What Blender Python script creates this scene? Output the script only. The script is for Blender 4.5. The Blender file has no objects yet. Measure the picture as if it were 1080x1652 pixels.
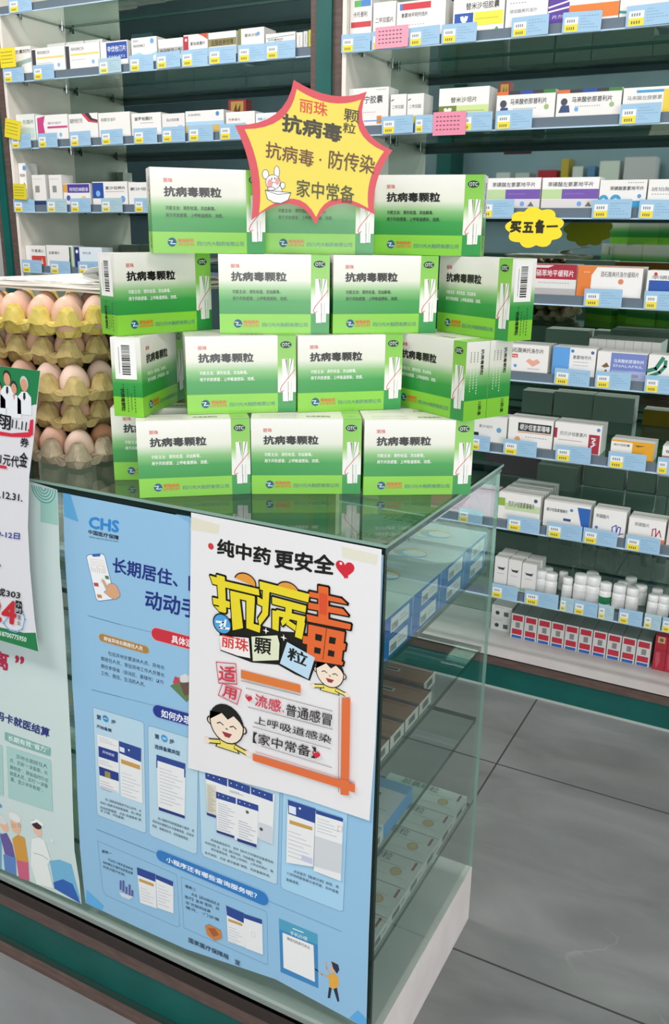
import bpy, bmesh, math, random
from mathutils import Vector, Matrix

random.seed(11)
S = bpy.context.scene
C = S.collection

# ------------------------------------------------------------------ camera, light, exposure
cam_data = bpy.data.cameras.new('camera')
cam_data.sensor_fit = 'HORIZONTAL'
cam_data.sensor_width = 36.0
cam_data.lens = 1421.776 * 36.0 / 1080.0
cam_data.clip_start = 0.02
cam = bpy.data.objects.new('camera', cam_data)
C.objects.link(cam)
cam.matrix_world = (Matrix.Translation((0.39894, -0.88482, 1.22754))
                    @ Matrix.Rotation(math.radians(27.82977), 4, 'Z')
                    @ Matrix.Rotation(math.radians(72.42107), 4, 'X')
                    @ Matrix.Rotation(math.radians(0.78977), 4, 'Z'))
S.camera = cam

S.view_settings.view_transform = 'Standard'
S.view_settings.look = 'None'
S.view_settings.gamma = 1.0
S.view_settings.exposure = -0.31
S.view_settings.use_curve_mapping = False
S.cycles.use_denoising = True
S.cycles.max_bounces = 14
S.cycles.transparent_max_bounces = 40
S.cycles.glossy_bounces = 6
S.cycles.caustics_reflective = True
S.cycles.blur_glossy = 0.5
S.cycles.sample_clamp_indirect = 6.0
S.cycles.caustics_refractive = False

world = bpy.data.worlds.new('world')
S.world = world
world.use_nodes = True
bg = world.node_tree.nodes['Background']
bg.inputs[0].default_value = (0.99, 0.95, 0.98, 1)
bg.inputs[1].default_value = 0.8


def area(name, loc, size, power, color=(1, 1, 1), target=None):
    d = bpy.data.lights.new(name, 'AREA')
    d.shape = 'RECTANGLE'
    d.size, d.size_y = size
    d.energy = power
    d.color = color
    o = bpy.data.objects.new(name, d)
    C.objects.link(o)
    o.location = loc
    if target is not None:
        o.rotation_euler = (Vector(target) - Vector(loc)).to_track_quat('-Z', 'Y').to_euler()
    return o


# fluorescent troffers in the ceiling and daylight from the shop front behind the photographer
for nm, x, y, p in (('troffer_light', 0.1, 0.55, 17), ('troffer_light', -1.5, 0.55, 29),
                    ('troffer_light', 1.4, -0.6, 26), ('troffer_light', -0.9, -1.3, 34), ('troffer_light', -2.8, -1.0, 58)):
    area(nm, (x, y, 2.72), (1.2, 0.32), p, (1.0, 0.95, 0.94))
area('shop_front_daylight', (2.5, -3.2, 1.25), (3.0, 2.1), 150, (0.97, 0.965, 1.0), (-0.3, 0.3, 0.9))

# ------------------------------------------------------------------ materials


def lin(c):
    c = c / 255.0
    return c / 12.92 if c <= 0.04045 else ((c + 0.055) / 1.055) ** 2.4


def hx(s):
    return tuple(lin(int(s[i:i + 2], 16)) for i in (0, 2, 4))


_m = {}


def M(col, rough=0.5, metal=0.0, spec=0.5):
    """plain printed or painted surface with a faint tooth"""
    k = (col, rough, metal, spec)
    if k in _m:
        return _m[k]
    m = bpy.data.materials.new('paint_' + col)
    m.use_nodes = True
    nt = m.node_tree
    b = nt.nodes['Principled BSDF']
    b.inputs['Base Color'].default_value = (*hx(col), 1)
    b.inputs['Roughness'].default_value = rough
    b.inputs['Metallic'].default_value = metal
    b.inputs['Specular IOR Level'].default_value = spec
    _m[k] = m
    return m


def noisy(name, c1, c2, scale, rough=0.5, detail=4.0, bump=0.0, stretch=(1, 1, 1), spec=0.5):
    m = bpy.data.materials.new(name)
    m.use_nodes = True
    nt = m.node_tree
    N, L = nt.nodes, nt.links
    b = N['Principled BSDF']
    tc = N.new('ShaderNodeTexCoord')
    mp = N.new('ShaderNodeMapping')
    mp.inputs['Scale'].default_value = stretch
    no = N.new('ShaderNodeTexNoise')
    no.inputs['Scale'].default_value = scale
    no.inputs['Detail'].default_value = detail
    cr = N.new('ShaderNodeValToRGB')
    cr.color_ramp.elements[0].position = 0.35
    cr.color_ramp.elements[1].position = 0.68
    cr.color_ramp.elements[0].color = (*hx(c1), 1)
    cr.color_ramp.elements[1].color = (*hx(c2), 1)
    L.new(tc.outputs['Object'], mp.inputs[0])
    L.new(mp.outputs[0], no.inputs['Vector'])
    L.new(no.outputs['Fac'], cr.inputs[0])
    L.new(cr.outputs[0], b.inputs['Base Color'])
    b.inputs['Roughness'].default_value = rough
    b.inputs['Specular IOR Level'].default_value = spec
    if bump:
        bu = N.new('ShaderNodeBump')
        bu.inputs['Strength'].default_value = bump
        bu.inputs['Distance'].default_value = 0.002
        L.new(no.outputs['Fac'], bu.inputs['Height'])
        L.new(bu.outputs[0], b.inputs['Normal'])
    return m


def glass(name, tint, gloss=(1, 1, 1), ior=1.45):
    """clear sheet glass: Fresnel share mirrored, the rest let through"""
    m = bpy.data.materials.new(name)
    m.use_nodes = True
    nt = m.node_tree
    N, L = nt.nodes, nt.links
    N.remove(N['Principled BSDF'])
    out = N['Material Output']
    fr = N.new('ShaderNodeFresnel')
    ge = N.new('ShaderNodeNewGeometry')
    mi = N.new('ShaderNodeMix')
    mi.inputs[2].default_value, mi.inputs[3].default_value = ior, 1.0 / ior
    L.new(ge.outputs['Backfacing'], mi.inputs[0])
    L.new(mi.outputs[0], fr.inputs[0])
    tr = N.new('ShaderNodeBsdfTransparent')
    tr.inputs[0].default_value = (*tint, 1)
    gl = N.new('ShaderNodeBsdfGlossy')
    gl.inputs['Color'].default_value = (*gloss, 1)
    gl.inputs['Roughness'].default_value = 0.0
    mx = N.new('ShaderNodeMixShader')
    L.new(fr.outputs[0], mx.inputs[0])
    L.new(tr.outputs[0], mx.inputs[1])
    L.new(gl.outputs[0], mx.inputs[2])
    L.new(mx.outputs[0], out.inputs['Surface'])
    return m


def ramp_z(name, stops, rough=0.3):
    """a printed colour gradient along the object's own height"""
    m = bpy.data.materials.new(name)
    m.use_nodes = True
    nt = m.node_tree
    N, L = nt.nodes, nt.links
    b = N['Principled BSDF']
    tc = N.new('ShaderNodeTexCoord')
    sp = N.new('ShaderNodeSeparateXYZ')
    mr = N.new('ShaderNodeMath')
    mr.operation = 'DIVIDE'
    mr.inputs[1].default_value = 0.105
    cr = N.new('ShaderNodeValToRGB')
    el = cr.color_ramp.elements
    while len(el) < len(stops):
        el.new(0.5)
    for e, (p, c) in zip(el, stops):
        e.position = p
        e.color = (*hx(c), 1)
    L.new(tc.outputs['Object'], sp.inputs[0])
    L.new(sp.outputs['Z'], mr.inputs[0])
    L.new(mr.outputs[0], cr.inputs[0])
    L.new(cr.outputs[0], b.inputs['Base Color'])
    b.inputs['Roughness'].default_value = rough
    return m


def tile_floor():
    m = bpy.data.materials.new('grey_marbled_tile')
    m.use_nodes = True
    nt = m.node_tree
    N, L = nt.nodes, nt.links
    b = N['Principled BSDF']
    tc = N.new('ShaderNodeTexCoord')
    # soft cloudy greys
    mp = N.new('ShaderNodeMapping')
    mp.inputs['Rotation'].default_value = (0, 0, 0.5)
    mp.inputs['Scale'].default_value = (1.0, 2.6, 1.0)
    no = N.new('ShaderNodeTexNoise')
    no.inputs['Scale'].default_value = 3.0
    no.inputs['Detail'].default_value = 7
    no.inputs['Distortion'].default_value = 0.7
    cr = N.new('ShaderNodeValToRGB')
    cr.color_ramp.elements[0].position, cr.color_ramp.elements[1].position = 0.3, 0.72
    cr.color_ramp.elements[0].color = (*hx('737574'), 1)
    cr.color_ramp.elements[1].color = (*hx('8f9190'), 1)
    # thin pale veins: the zero crossing of a distorted noise
    vn = N.new('ShaderNodeTexNoise')
    vn.inputs['Scale'].default_value = 1.3
    vn.inputs['Detail'].default_value = 5
    vn.inputs['Distortion'].default_value = 1.0
    sb = N.new('ShaderNodeMath'); sb.operation = 'SUBTRACT'; sb.inputs[1].default_value = 0.52
    ab = N.new('ShaderNodeMath'); ab.operation = 'ABSOLUTE'
    vr = N.new('ShaderNodeMapRange')
    vr.inputs['From Min'].default_value, vr.inputs['From Max'].default_value = 0.0, 0.005
    vr.inputs['To Min'].default_value, vr.inputs['To Max'].default_value = 0.38, 0.0
    mask = N.new('ShaderNodeTexNoise'); mask.inputs['Scale'].default_value = 2.3
    mm = N.new('ShaderNodeMapRange')
    mm.inputs['From Min'].default_value, mm.inputs['From Max'].default_value = 0.52, 0.62
    mu = N.new('ShaderNodeMath'); mu.operation = 'MULTIPLY'
    mix = N.new('ShaderNodeMix'); mix.data_type = 'RGBA'
    mix.inputs[7].default_value = (*hx('b4b6b5'), 1)
    # grout grid of 600 mm tiles
    sp = N.new('ShaderNodeSeparateXYZ')
    L.new(tc.outputs['Object'], sp.inputs[0])
    dist = []
    for ax, off in (('X', -0.114), ('Y', 0.951)):
        a = N.new('ShaderNodeMath'); a.operation = 'SUBTRACT'; a.inputs[1].default_value = off - 60.0
        d = N.new('ShaderNodeMath'); d.operation = 'PINGPONG'; d.inputs[1].default_value = 0.3
        L.new(sp.outputs[ax], a.inputs[0]); L.new(a.outputs[0], d.inputs[0]); dist.append(d)
    mn = N.new('ShaderNodeMath'); mn.operation = 'MINIMUM'
    L.new(dist[0].outputs[0], mn.inputs[0]); L.new(dist[1].outputs[0], mn.inputs[1])
    gr = N.new('ShaderNodeMath'); gr.operation = 'LESS_THAN'; gr.inputs[1].default_value = 0.0021
    L.new(mn.outputs[0], gr.inputs[0])
    mg = N.new('ShaderNodeMix'); mg.data_type = 'RGBA'
    mg.inputs[7].default_value = (*hx('454646'), 1)
    L.new(tc.outputs['Object'], mp.inputs[0]); L.new(mp.outputs[0], no.inputs['Vector'])
    L.new(no.outputs['Fac'], cr.inputs[0])
    L.new(mp.outputs[0], vn.inputs['Vector']); L.new(vn.outputs['Fac'], sb.inputs[0]); L.new(sb.outputs[0], ab.inputs[0])
    L.new(ab.outputs[0], vr.inputs['Value']); L.new(tc.outputs['Object'], mask.inputs['Vector'])
    L.new(mask.outputs['Fac'], mm.inputs['Value']); L.new(vr.outputs[0], mu.inputs[0]); L.new(mm.outputs[0], mu.inputs[1])
    L.new(mu.outputs[0], mix.inputs[0]); L.new(cr.outputs[0], mix.inputs[6])
    L.new(mix.outputs[2], mg.inputs[6]); L.new(gr.outputs[0], mg.inputs[0])
    L.new(mg.outputs[2], b.inputs['Base Color'])
    b.inputs['Roughness'].default_value = 0.34
    b.inputs['Specular IOR Level'].default_value = 0.35
    return m


GLASS = glass('clear_sheet_glass', (0.90, 0.955, 0.935), ior=1.34)
GLASS_SHELF = glass('shelf_glass', (0.86, 0.93, 0.91))
GLASS_TOP = glass('counter_top_glass', (0.62, 0.71, 0.65), ior=1.52)
EDGE = M('24473d', 0.12)
EDGE_DARK = M('10241f', 0.15)
EDGE_PALE = M('86a497', 0.2)
MIRROR = M('a9b9b1', 0.02, 1.0)
WHITE_BOARD = noisy('white_melamine', 'e2dace', 'ece5da', 6, 0.45)
DECK = noisy('white_deck_laminate', 'c9c5c3', 'd4d0ce', 9, 0.35)
TEAL = noisy('teal_laminate', '044f49', '075a53', 8, 0.42)
BROWN = noisy('brown_edge_trim', '54423c', '64504a', 30, 0.5, stretch=(1, 6, 6))
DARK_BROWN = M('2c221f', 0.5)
CHIPPED = noisy('chipped_white_board', 'efe4e0', 'f6eeea', 14, 0.55, bump=0.15)
PULP_Y = noisy('yellow_paper_pulp', 'c0aa55', 'd6c26e', 60, 0.92, 8, 0.6, spec=0.1)
PULP_B = noisy('tan_paper_pulp', 'b09a62', 'c6b27c', 60, 0.92, 8, 0.6, spec=0.1)
PULP_G = noisy('greyish_paper_pulp', 'a8987f', 'c0b198', 60, 0.92, 8, 0.6, spec=0.1)
STEEL = M('b8bcbd', 0.25, 1.0)

# ------------------------------------------------------------------ geometry helpers


class MB:
    """collects faces and links them as ONE mesh object"""

    def __init__(s):
        s.v, s.f, s.mi, s.sl = [], [], [], []

    def slot(s, m):
        if m not in s.sl:
            s.sl.append(m)
        return s.sl.index(m)

    def poly(s, pts, m):
        n = len(s.v)
        s.v += [tuple(p) for p in pts]
        s.f.append(tuple(range(n, n + len(pts))))
        s.mi.append(s.slot(m))

    def mesh(s, vs, fs, m):
        n = len(s.v)
        s.v += [tuple(p) for p in vs]
        k = s.slot(m)
        for f in fs:
            s.f.append(tuple(n + i for i in f))
            s.mi.append(k)

    def box(s, x0, x1, y0, y1, z0, z1, m, top=None, front=None, right=None, left=None, bottom=None, back=None):
        p = [(x0, y0, z0), (x1, y0, z0), (x1, y1, z0), (x0, y1, z0), (x0, y0, z1), (x1, y0, z1), (x1, y1, z1), (x0, y1, z1)]
        n = len(s.v)
        s.v += p
        for f, mm in (((0, 3, 2, 1), bottom), ((4, 5, 6, 7), top), ((0, 1, 5, 4), front), ((1, 2, 6, 5), right), ((2, 3, 7, 6), back), ((3, 0, 4, 7), left)):
            s.f.append(tuple(n + i for i in f))
            s.mi.append(s.slot(mm or m))

    def tube(s, path, r, m, n=8):
        path = [Vector(p) for p in path]
        rings = []
        for i, p in enumerate(path):
            t = (path[min(i + 1, len(path) - 1)] - path[max(i - 1, 0)]).normalized()
            a = t.orthogonal().normalized()
            b = t.cross(a)
            rings.append([p + (a * math.cos(2 * math.pi * k / n) + b * math.sin(2 * math.pi * k / n)) * r for k in range(n)])
        vs = [q for ring in rings for q in ring]
        fs = [(i * n + k, i * n + (k + 1) % n, (i + 1) * n + (k + 1) % n, (i + 1) * n + k) for i in range(len(path) - 1) for k in range(n)]
        fs += [tuple(range(n))[::-1], tuple(range(len(vs) - n, len(vs)))]
        s.mesh(vs, fs, m)

    def lathe(s, prof, m, n=20, at=(0, 0, 0)):
        vs = [(at[0] + r * math.cos(2 * math.pi * k / n), at[1] + r * math.sin(2 * math.pi * k / n), at[2] + z) for r, z in prof for k in range(n)]
        fs = [(i * n + k, i * n + (k + 1) % n, (i + 1) * n + (k + 1) % n, (i + 1) * n + k) for i in range(len(prof) - 1) for k in range(n)]
        fs += [tuple(range(n))[::-1], tuple(range(len(vs) - n, len(vs)))]
        s.mesh(vs, fs, m)

    def build(s, name, parent=None, loc=None, rz=0.0, smooth=False):
        me = bpy.data.meshes.new(name)
        me.from_pydata(s.v, [], s.f)
        for m in s.sl:
            me.materials.append(m)
        me.polygons.foreach_set('material_index', s.mi)
        if smooth:
            me.polygons.foreach_set('use_smooth', [True] * len(s.f))
        me.update()
        o = bpy.data.objects.new(name, me)
        C.objects.link(o)
        if parent:
            o.parent = parent
        if loc is not None:
            o.location = loc
        o.rotation_euler = (0, 0, rz)
        return o


def empty(name, loc=(0, 0, 0), rz=0.0):
    o = bpy.data.objects.new(name, None)
    o.empty_display_size = 0.02
    C.objects.link(o)
    o.location = loc
    o.rotation_euler = (0, 0, rz)
    return o


def tag(o, label, cat, group=None):
    o['label'] = label
    o['category'] = cat
    if group:
        o['group'] = group
    return o


def struct(o):
    o['kind'] = 'structure'
    return o


def dup(o, parent=None):
    c = o.copy()
    C.objects.link(c)
    if parent:
        c.parent = parent
    for ch in list(o.children):
        dup(ch, c)
    return c


_tx = {}


def glyphs(s, bold, res):
    k = (s, bold, res)
    if k not in _tx:
        cu = bpy.data.curves.new('t', 'FONT')
        cu.body = s
        cu.resolution_u = res
        o = bpy.data.objects.new('t', cu)
        C.objects.link(o)
        dg = bpy.context.evaluated_depsgraph_get()
        me = o.evaluated_get(dg).to_mesh()
        v = [(p.co.x, p.co.y) for p in me.vertices]
        f = [tuple(p.vertices) for p in me.polygons]
        o.evaluated_get(dg).to_mesh_clear()
        bpy.data.objects.remove(o)
        bpy.data.curves.remove(cu)
        if bold:
            # heavier stroke: the same outline laid down again all round
            m = 8 if bold < .05 else 12
            sh = [(bold * math.cos(2 * math.pi * i / m), bold * math.sin(2 * math.pi * i / m)) for i in range(m)]
            if bold > .05:
                sh += [(a / 2, c / 2) for a, c in sh[::2]]
            n = len(v)
            v0, f0 = list(v), list(f)
            for j, (a, c) in enumerate(sh):
                v += [(p[0] + a, p[1] + c) for p in v0]
                f += [tuple(q + n * (j + 1) for q in t) for t in f0]
        x0, x1 = min(p[0] for p in v), max(p[0] for p in v)
        y0, y1 = min(p[1] for p in v), max(p[1] for p in v)
        w, h = max(x1 - x0, 1e-6), max(y1 - y0, 1e-6)
        _tx[k] = ([((a - x0) / w, (b - y0) / h) for a, b in v], f, h / w, len(v0) if bold else len(v))
    return _tx[k]


class Print:
    """ink on a flat sheet or carton face; each stroke lies a hair above the one before"""

    def __init__(s, mb, o, U, V, N, lift=0.0003, step=0.00002):
        s.mb, s.o, s.U, s.V, s.N, s.d, s.step = mb, Vector(o), Vector(U), Vector(V), Vector(N), lift, step

    def at(s, p):
        return s.o + s.U * p[0] + s.V * p[1] + s.N * s.d

    def poly(s, pts, col, rough=0.5):
        s.mb.poly([s.at(p) for p in pts], col if not isinstance(col, str) else M(col, rough))
        s.d += s.step

    def rect(s, a0, b0, a1, b1, col, rough=0.5):
        s.poly([(a0, b0), (a1, b0), (a1, b1), (a0, b1)], col, rough)

    def circ(s, c, r, col, r2=None, n=20, a0=0.0, a1=2 * math.pi):
        s.poly([(c[0] + r * math.cos(a0 + (a1 - a0) * i / n), c[1] + (r2 or r) * math.sin(a0 + (a1 - a0) * i / n)) for i in range(n if a1 - a0 > 6.2 else n + 1)], col)

    def line(s, pts, w, col):
        """stroke of width w along pts, one quad per segment"""
        m = M(col, 0.5) if isinstance(col, str) else col
        for a, b in zip(pts, pts[1:]):
            a, b = Vector(a), Vector(b)
            d = b - a
            if d.length < 1e-7:
                continue
            n = Vector((-d.y, d.x)).normalized() * w / 2
            e = d.normalized() * w * 0.25
            s.mb.poly([s.at(q) for q in (a - e - n, b + e - n, b + e + n, a - e + n)], m)
        s.d += s.step

    def loop(s, pts, w, col):
        s.line(list(pts) + [pts[0]], w, col)

    def dots(s, a, b, n, w, col):
        for i in range(n):
            t0, t1 = i / n, (i + 0.55) / n
            s.mb.poly([s.at(q) for q in _bar(a, b, t0, t1, w)], M(col, 0.5))
        s.d += s.step

    def text(s, t, bl, br, tl=None, col='101010', bold=0.0, res=2, rough=0.5):
        v, f, hw, n0 = glyphs(t, bold, res)
        bl, br = Vector(bl), Vector(br)
        e1 = br - bl
        e2 = (Vector(tl) - bl) if tl is not None else Vector((-e1.y, e1.x)) * hw
        k = len(v) // n0
        s.mb.mesh([s.at(bl + e1 * p[0] + e2 * p[1]) + s.N * (6e-6 * (i // n0)) for i, p in enumerate(v)], f, M(col, rough) if isinstance(col, str) else col)
        s.d += s.step + 6e-6 * (k - 1)


def _bar(a, b, t0, t1, w):
    a, b = Vector(a), Vector(b)
    n = Vector((-(b - a).y, (b - a).x)).normalized() * w / 2
    p, q = a.lerp(b, t0), a.lerp(b, t1)
    return (p - n, q - n, q + n, p + n)


XF, ZF, NF = (1, 0, 0), (0, 0, 1), (0, -1, 0)

# ------------------------------------------------------------------ room shell
b = MB(); b.poly([(-6, -3.4, 0), (4, -3.4, 0), (4, 1.7, 0), (-6, 1.7, 0)], tile_floor())
struct(b.build('floor'))
b = MB(); b.box(-6, 4, 1.66, 1.72, 0, 2.8, noisy('back_wall_paint', 'b9bab6', 'c4c5c1', 5, 0.7))
struct(b.build('wall_back'))
WALL_BLUE = noisy('blue_grey_wall_panel', '829aa6', '8ea6b1', 3, 0.6)
b = MB(); b.box(-6, -0.5, -2.66, -2.6, 0, 2.8, WALL_BLUE)
struct(b.build('wall_front'))
b = MB(); b.box(-6.06, -6, -3.4, 1.7, 0, 2.8, WALL_BLUE)
struct(b.build('wall_left'))
b = MB(); b.box(4, 4.06, -3.4, 1.7, 0, 2.8, M('363d3b', 0.7))
struct(b.build('wall_right'))
b = MB(); b.box(-6, 4, -3.4, 1.7, 2.8, 2.86, noisy('ceiling_panel', 'a9aca9', 'b3b6b3', 4, 0.8))
struct(b.build('ceiling'))
b = MB(); b.box(-0.5, 4, -3.42, -3.4, 0, 2.8, GLASS)
struct(b.build('window_1'))

# far shelf and goods across the shop: seen only in the mirror
b = MB(); b.box(-5.6, -0.55, -2.6, -2.36, 1.545, 1.56, M('3f4d4b', 0.4))
o = tag(b.build('wall_shelf'), 'long dark shelf on the blue-grey wall, seen in the shelf mirror', 'shelf')
b = MB(); b.box(-5.6, -0.55, -2.36, -2.35, 1.535, 1.565, M('8fa9b0', 0.4)); b.build('shelf_edge', o)
b = MB(); b.box(-2.18, -2.07, -2.6, -2.34, 0, 2.3, TEAL)
tag(b.build('teal_column'), 'teal column standing against the blue-grey wall, mirrored', 'column')
b = MB()
b.box(-2.04, -0.6, -2.599, -2.3, 0.02, 1.1, M('27423d', 0.5))
tag(b.build('low_cabinet'), 'low dark green cabinet below the mirrored far shelf', 'cabinet')
far = [(-2.9, .10, .17, '7a2a2c', 'dark red'), (-2.72, .12, .19, '8e2f34', 'crimson'), (-2.5, .07, .2, '3b3032', 'brown'),
       (-1.74, .1, .09, 'd4d6d4', 'pale'), (-1.6, .1, .085, 'c3c8c8', 'light grey'), (-1.44, .13, .1, 'b8263a', 'bright red'),
       (-1.28, .05, .17, 'c2a93c', 'mustard'), (-1.2, .07, .12, 'd9dcdb', 'off-white'), (-1.1, .05, .12, '5c88b4', 'blue'),
       (-1.02, .13, .15, 'dfe3da', 'white and green'), (-.86, .2, .17, 'd3cbd0', 'pinkish white')]
for x, w, h, c, nm in far:
    b = MB(); b.box(x, x + w, -2.56, -2.39, 1.56, 1.56 + h, M(c, 0.4), top=M('e4e4e0'))
    tag(b.build('carton'), '%s carton on the far wall shelf, seen in the mirror' % nm, 'carton', 'cartons on the far shelf')

# ------------------------------------------------------------------ wall shelving
YF, YM = 1.311, 1.585          # front edge of the shelves, mirror face
bay = tag(empty('shelving_unit', (0.1, YF, 0)), 'right-hand white shelving bay with mirror back and teal plinth', 'shelving unit')


def part(name, parent, m, *a, **k):
    bb = MB()
    bb.box(*a, m, **k)
    o = bb.build(name, parent)
    o.matrix_parent_inverse = Matrix.Translation(-parent.location)
    return o


part('mirror_back', bay, M('4b5a55', 0.5), -0.745, 2.6, YM, YM + 0.012, 0.105, 2.4, front=MIRROR)
part('side_panel', bay, WHITE_BOARD, -0.757, -0.745, YF, 1.62, 0.075, 2.4)
part('side_panel', bay, WHITE_BOARD, 2.6, 2.612, YF, 1.62, 0.075, 2.4)
part('deck', bay, DECK, -0.745, 2.6, YF - 0.004, YM, 0.092, 0.104)
part('deck_edge_trim', bay, BROWN, -0.757, 2.612, YF - 0.008, YF + 0.004, 0.076, 0.098)
part('deck_gap', bay, DARK_BROWN, -0.757, 2.612, YF - 0.0055, YF + 0.003, 0.098, 0.1015)
part('plinth', bay, TEAL, -0.757, 2.612, YF, YF + 0.02, 0.0, 0.076)
part('plinth_seal', bay, M('aab4ae', 0.4), -0.757, 2.612, YF - 0.003, YF, 0.0, 0.006)
bay2 = tag(empty('shelving_unit', (-1.4, YF, 0)), 'left-hand white shelving bay behind the egg trays, mirror at the back', 'shelving unit')
part('mirror_back', bay2, M('4b5a55', 0.5), -1.945, -0.845, YM, YM + 0.012, 0.105, 2.4, front=MIRROR)
part('side_panel', bay2, WHITE_BOARD, -1.957, -1.945, YF, 1.62, 0.075, 2.4)
part('deck', bay2, DECK, -1.945, -0.845, YF - 0.004, YM, 0.092, 0.104)
part('plinth', bay2, TEAL, -1.957, -0.845, YF, YF + 0.02, 0.0, 0.092)
for nm, x0, x1 in (('between the two shelving bays', -0.8445, -0.7575), ('at the left end of the shelving', -2.03, -1.9575)):
    e = tag(empty('upright', ((x0 + x1) / 2, YF, 0)), 'teal upright with brown edging %s' % nm, 'upright')
    part('teal_facing', e, TEAL, x0 + 0.018, x1 - 0.025, YF - 0.01, 1.62, 0, 2.4)
    part('brown_edging', e, BROWN, x0, x0 + 0.018, YF - 0.006, 1.62, 0, 2.4)
    part('brown_edging', e, DARK_BROWN, x1 - 0.025, x1, YF - 0.002, 1.62, 0, 2.4, front=BROWN)

RAIL = M('66737e', 0.25)
RAIL_LIP = M('b9d3e4', 0.2)


def shelf(x0, x1, ze, where):
    zt = ze + 0.022
    o = MB()
    o.box(x0, x1, YF + 0.003, YM - 0.002, zt - 0.007, zt, GLASS_SHELF, front=EDGE, back=EDGE, left=EDGE, right=EDGE)
    o = tag(o.build('glass_shelf'), 'glass shelf %s with grey price rail' % where, 'shelf', 'glass wall shelves')
    r = MB(); r.box(x0, x1, YF - 0.001, YF + 0.002, ze, ze + 0.024, RAIL); r.build('price_rail', o)
    r = MB(); r.box(x0, x1, YF - 0.006, YF - 0.001, ze - 0.001, ze + 0.002, RAIL_LIP); r.build('rail_lip', o)
    for x in (x0, x1):
        for y in (YF + 0.07, YM - 0.025):
            sg = 1 if x == x0 else -1
            p = MB()
            p.tube([(x, y, zt - 0.011), (x + sg * 0.014, y, zt - 0.011)], 0.0042, STEEL, 10)
            p.tube([(x + sg * 0.011, y, zt - 0.02), (x + sg * 0.011, y, zt - 0.0072)], 0.005, STEEL, 10)
            p.build('shelf_pin', o)


RZ = {'R0': 1.85, 'R1': 1.660, 'R2': 1.4655, 'R3': 1.2665, 'R4': 1.067, 'R5': 0.875, 'R6': 0.682, 'R7': 0.477, 'R8': 0.277}
LZ = {'L0': 1.849, 'L1': 1.660, 'L2': 1.468, 'L3': 1.277, 'L4': 1.088, 'L5': 0.9, 'L6': 0.7}
for (k, z), w in zip(RZ.items(), ('above the picture', 'topmost', 'second from the top', 'holding the purple-banded cartons', 'holding the red and orange cartons', 'level with the counter top',
                                  'holding the yellow-orange carton', 'just below the counter top', 'lowest, holding the white bottles')):
    if k != 'R0':
        shelf(-0.7445, 2.5995, z, 'in the right-hand bay, ' + w)
for (k, z), w in zip(LZ.items(), ('topmost', 'second from the top', 'third from the top', 'fourth from the top', 'just above the newspapers', 'hidden', 'hidden')):
    if k not in ('L5', 'L6'):
        shelf(-1.9445, -0.8455, z, 'in the left-hand bay, ' + w)

# ------------------------------------------------------------------ glass counter
HC, CD, CX = 0.8825, 0.434, -1.7
ctr = tag(empty('display_counter', (-0.8, 0.2, 0)), 'long glass display counter with teal kick board, papered with posters', 'counter')
part('top_glass', ctr, GLASS_TOP, CX, 0.003, -0.003, CD + 0.004, HC - 0.0042, HC, front=EDGE_PALE, right=EDGE_PALE, left=EDGE, back=EDGE)
part('top_seal', ctr, EDGE_DARK, CX, 0.001, -0.0015, 0.008, HC - 0.0135, HC - 0.0043)
part('top_seal', ctr, EDGE_DARK, -0.007, 0.001, 0.0085, CD, HC - 0.0125, HC - 0.0043)
part('metal_strip', ctr, M('c9ccca', 0.3, 0.6), -0.0062, 0.0004, 0.15, 0.29, HC - 0.0155, HC - 0.0127)
part('front_glass', ctr, GLASS, CX, -0.0005, 0, 0.006, 0.106, HC - 0.0138, right=EDGE_DARK, left=EDGE, top=EDGE)
part('side_glass', ctr, GLASS, -0.0065, -0.0005, 0.0065, CD, 0.1165, HC - 0.0138, front=EDGE, back=EDGE_PALE, top=EDGE)
part('corner_seal', ctr, EDGE_DARK, -0.0105, -0.0068, 0.0066, 0.0095, 0.1165, HC - 0.0138)
for z in (0.7135, 0.567, 0.4325, 0.2575):
    part('shelf', ctr, GLASS_SHELF, CX, -0.008, 0.0105, CD - 0.012, z - 0.008, z, front=EDGE, back=EDGE, right=EDGE, left=EDGE)
part('floor_board', ctr, M('c6cac7', 0.4), CX, -0.012, 0.0, CD, 0.106, 0.116)
part('base_side_board', ctr, CHIPPED, -0.0115, 0.0, 0.0, CD, 0.0, 0.1163)
part('base_back_board', ctr, CHIPPED, CX, -0.012, CD - 0.012, CD, 0.0, 0.105)
part('kick_board', ctr, TEAL, CX, -0.002, -0.02, -0.004, 0.0, 0.08)
part('brown_trim', ctr, BROWN, CX, -0.002, -0.0235, -0.0045, 0.0805, 0.104, top=DARK_BROWN)  # dark top colour paints in the shaded recess under the front glass
part('floor_trim', ctr, BROWN, CX, -0.002, -0.047, -0.0335, 0.0, 0.009)
part('floor_trim', ctr, M('1d3a34', 0.35), CX, -0.002, -0.033, -0.0205, 0.0, 0.007)

# ------------------------------------------------------------------ green and white granule cartons
GW, GD, GH = 0.15, 0.042, 0.105
GRAD = ramp_z('granule_carton_print', [(0.0, '80c53b'), (0.252, '86c83e'), (0.256, '2c8f3d'), (0.42, '3a9a47'), (0.55, '86bd78'), (0.68, 'e2e2d2'), (1.0, 'f1ede7')], 0.32)
STRIP = ramp_z('granule_carton_strip', [(0.0, '2a8f43'), (0.262, '2f9447'), (0.266, 'efece4'), (0.44, 'ecece0'), (0.62, '8cc653'), (1.0, '7cc043')], 0.32)


def barcode(P, u0, u1, v0, v1, seed):
    r = random.Random(seed)
    v = v0
    while v < v1:
        t = r.choice((0.0007, 0.0011, 0.0018))
        P.rect(u0, v, u1, min(v + t, v1), '1c1c1c')
        v += t + r.choice((0.0007, 0.0012))


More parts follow.
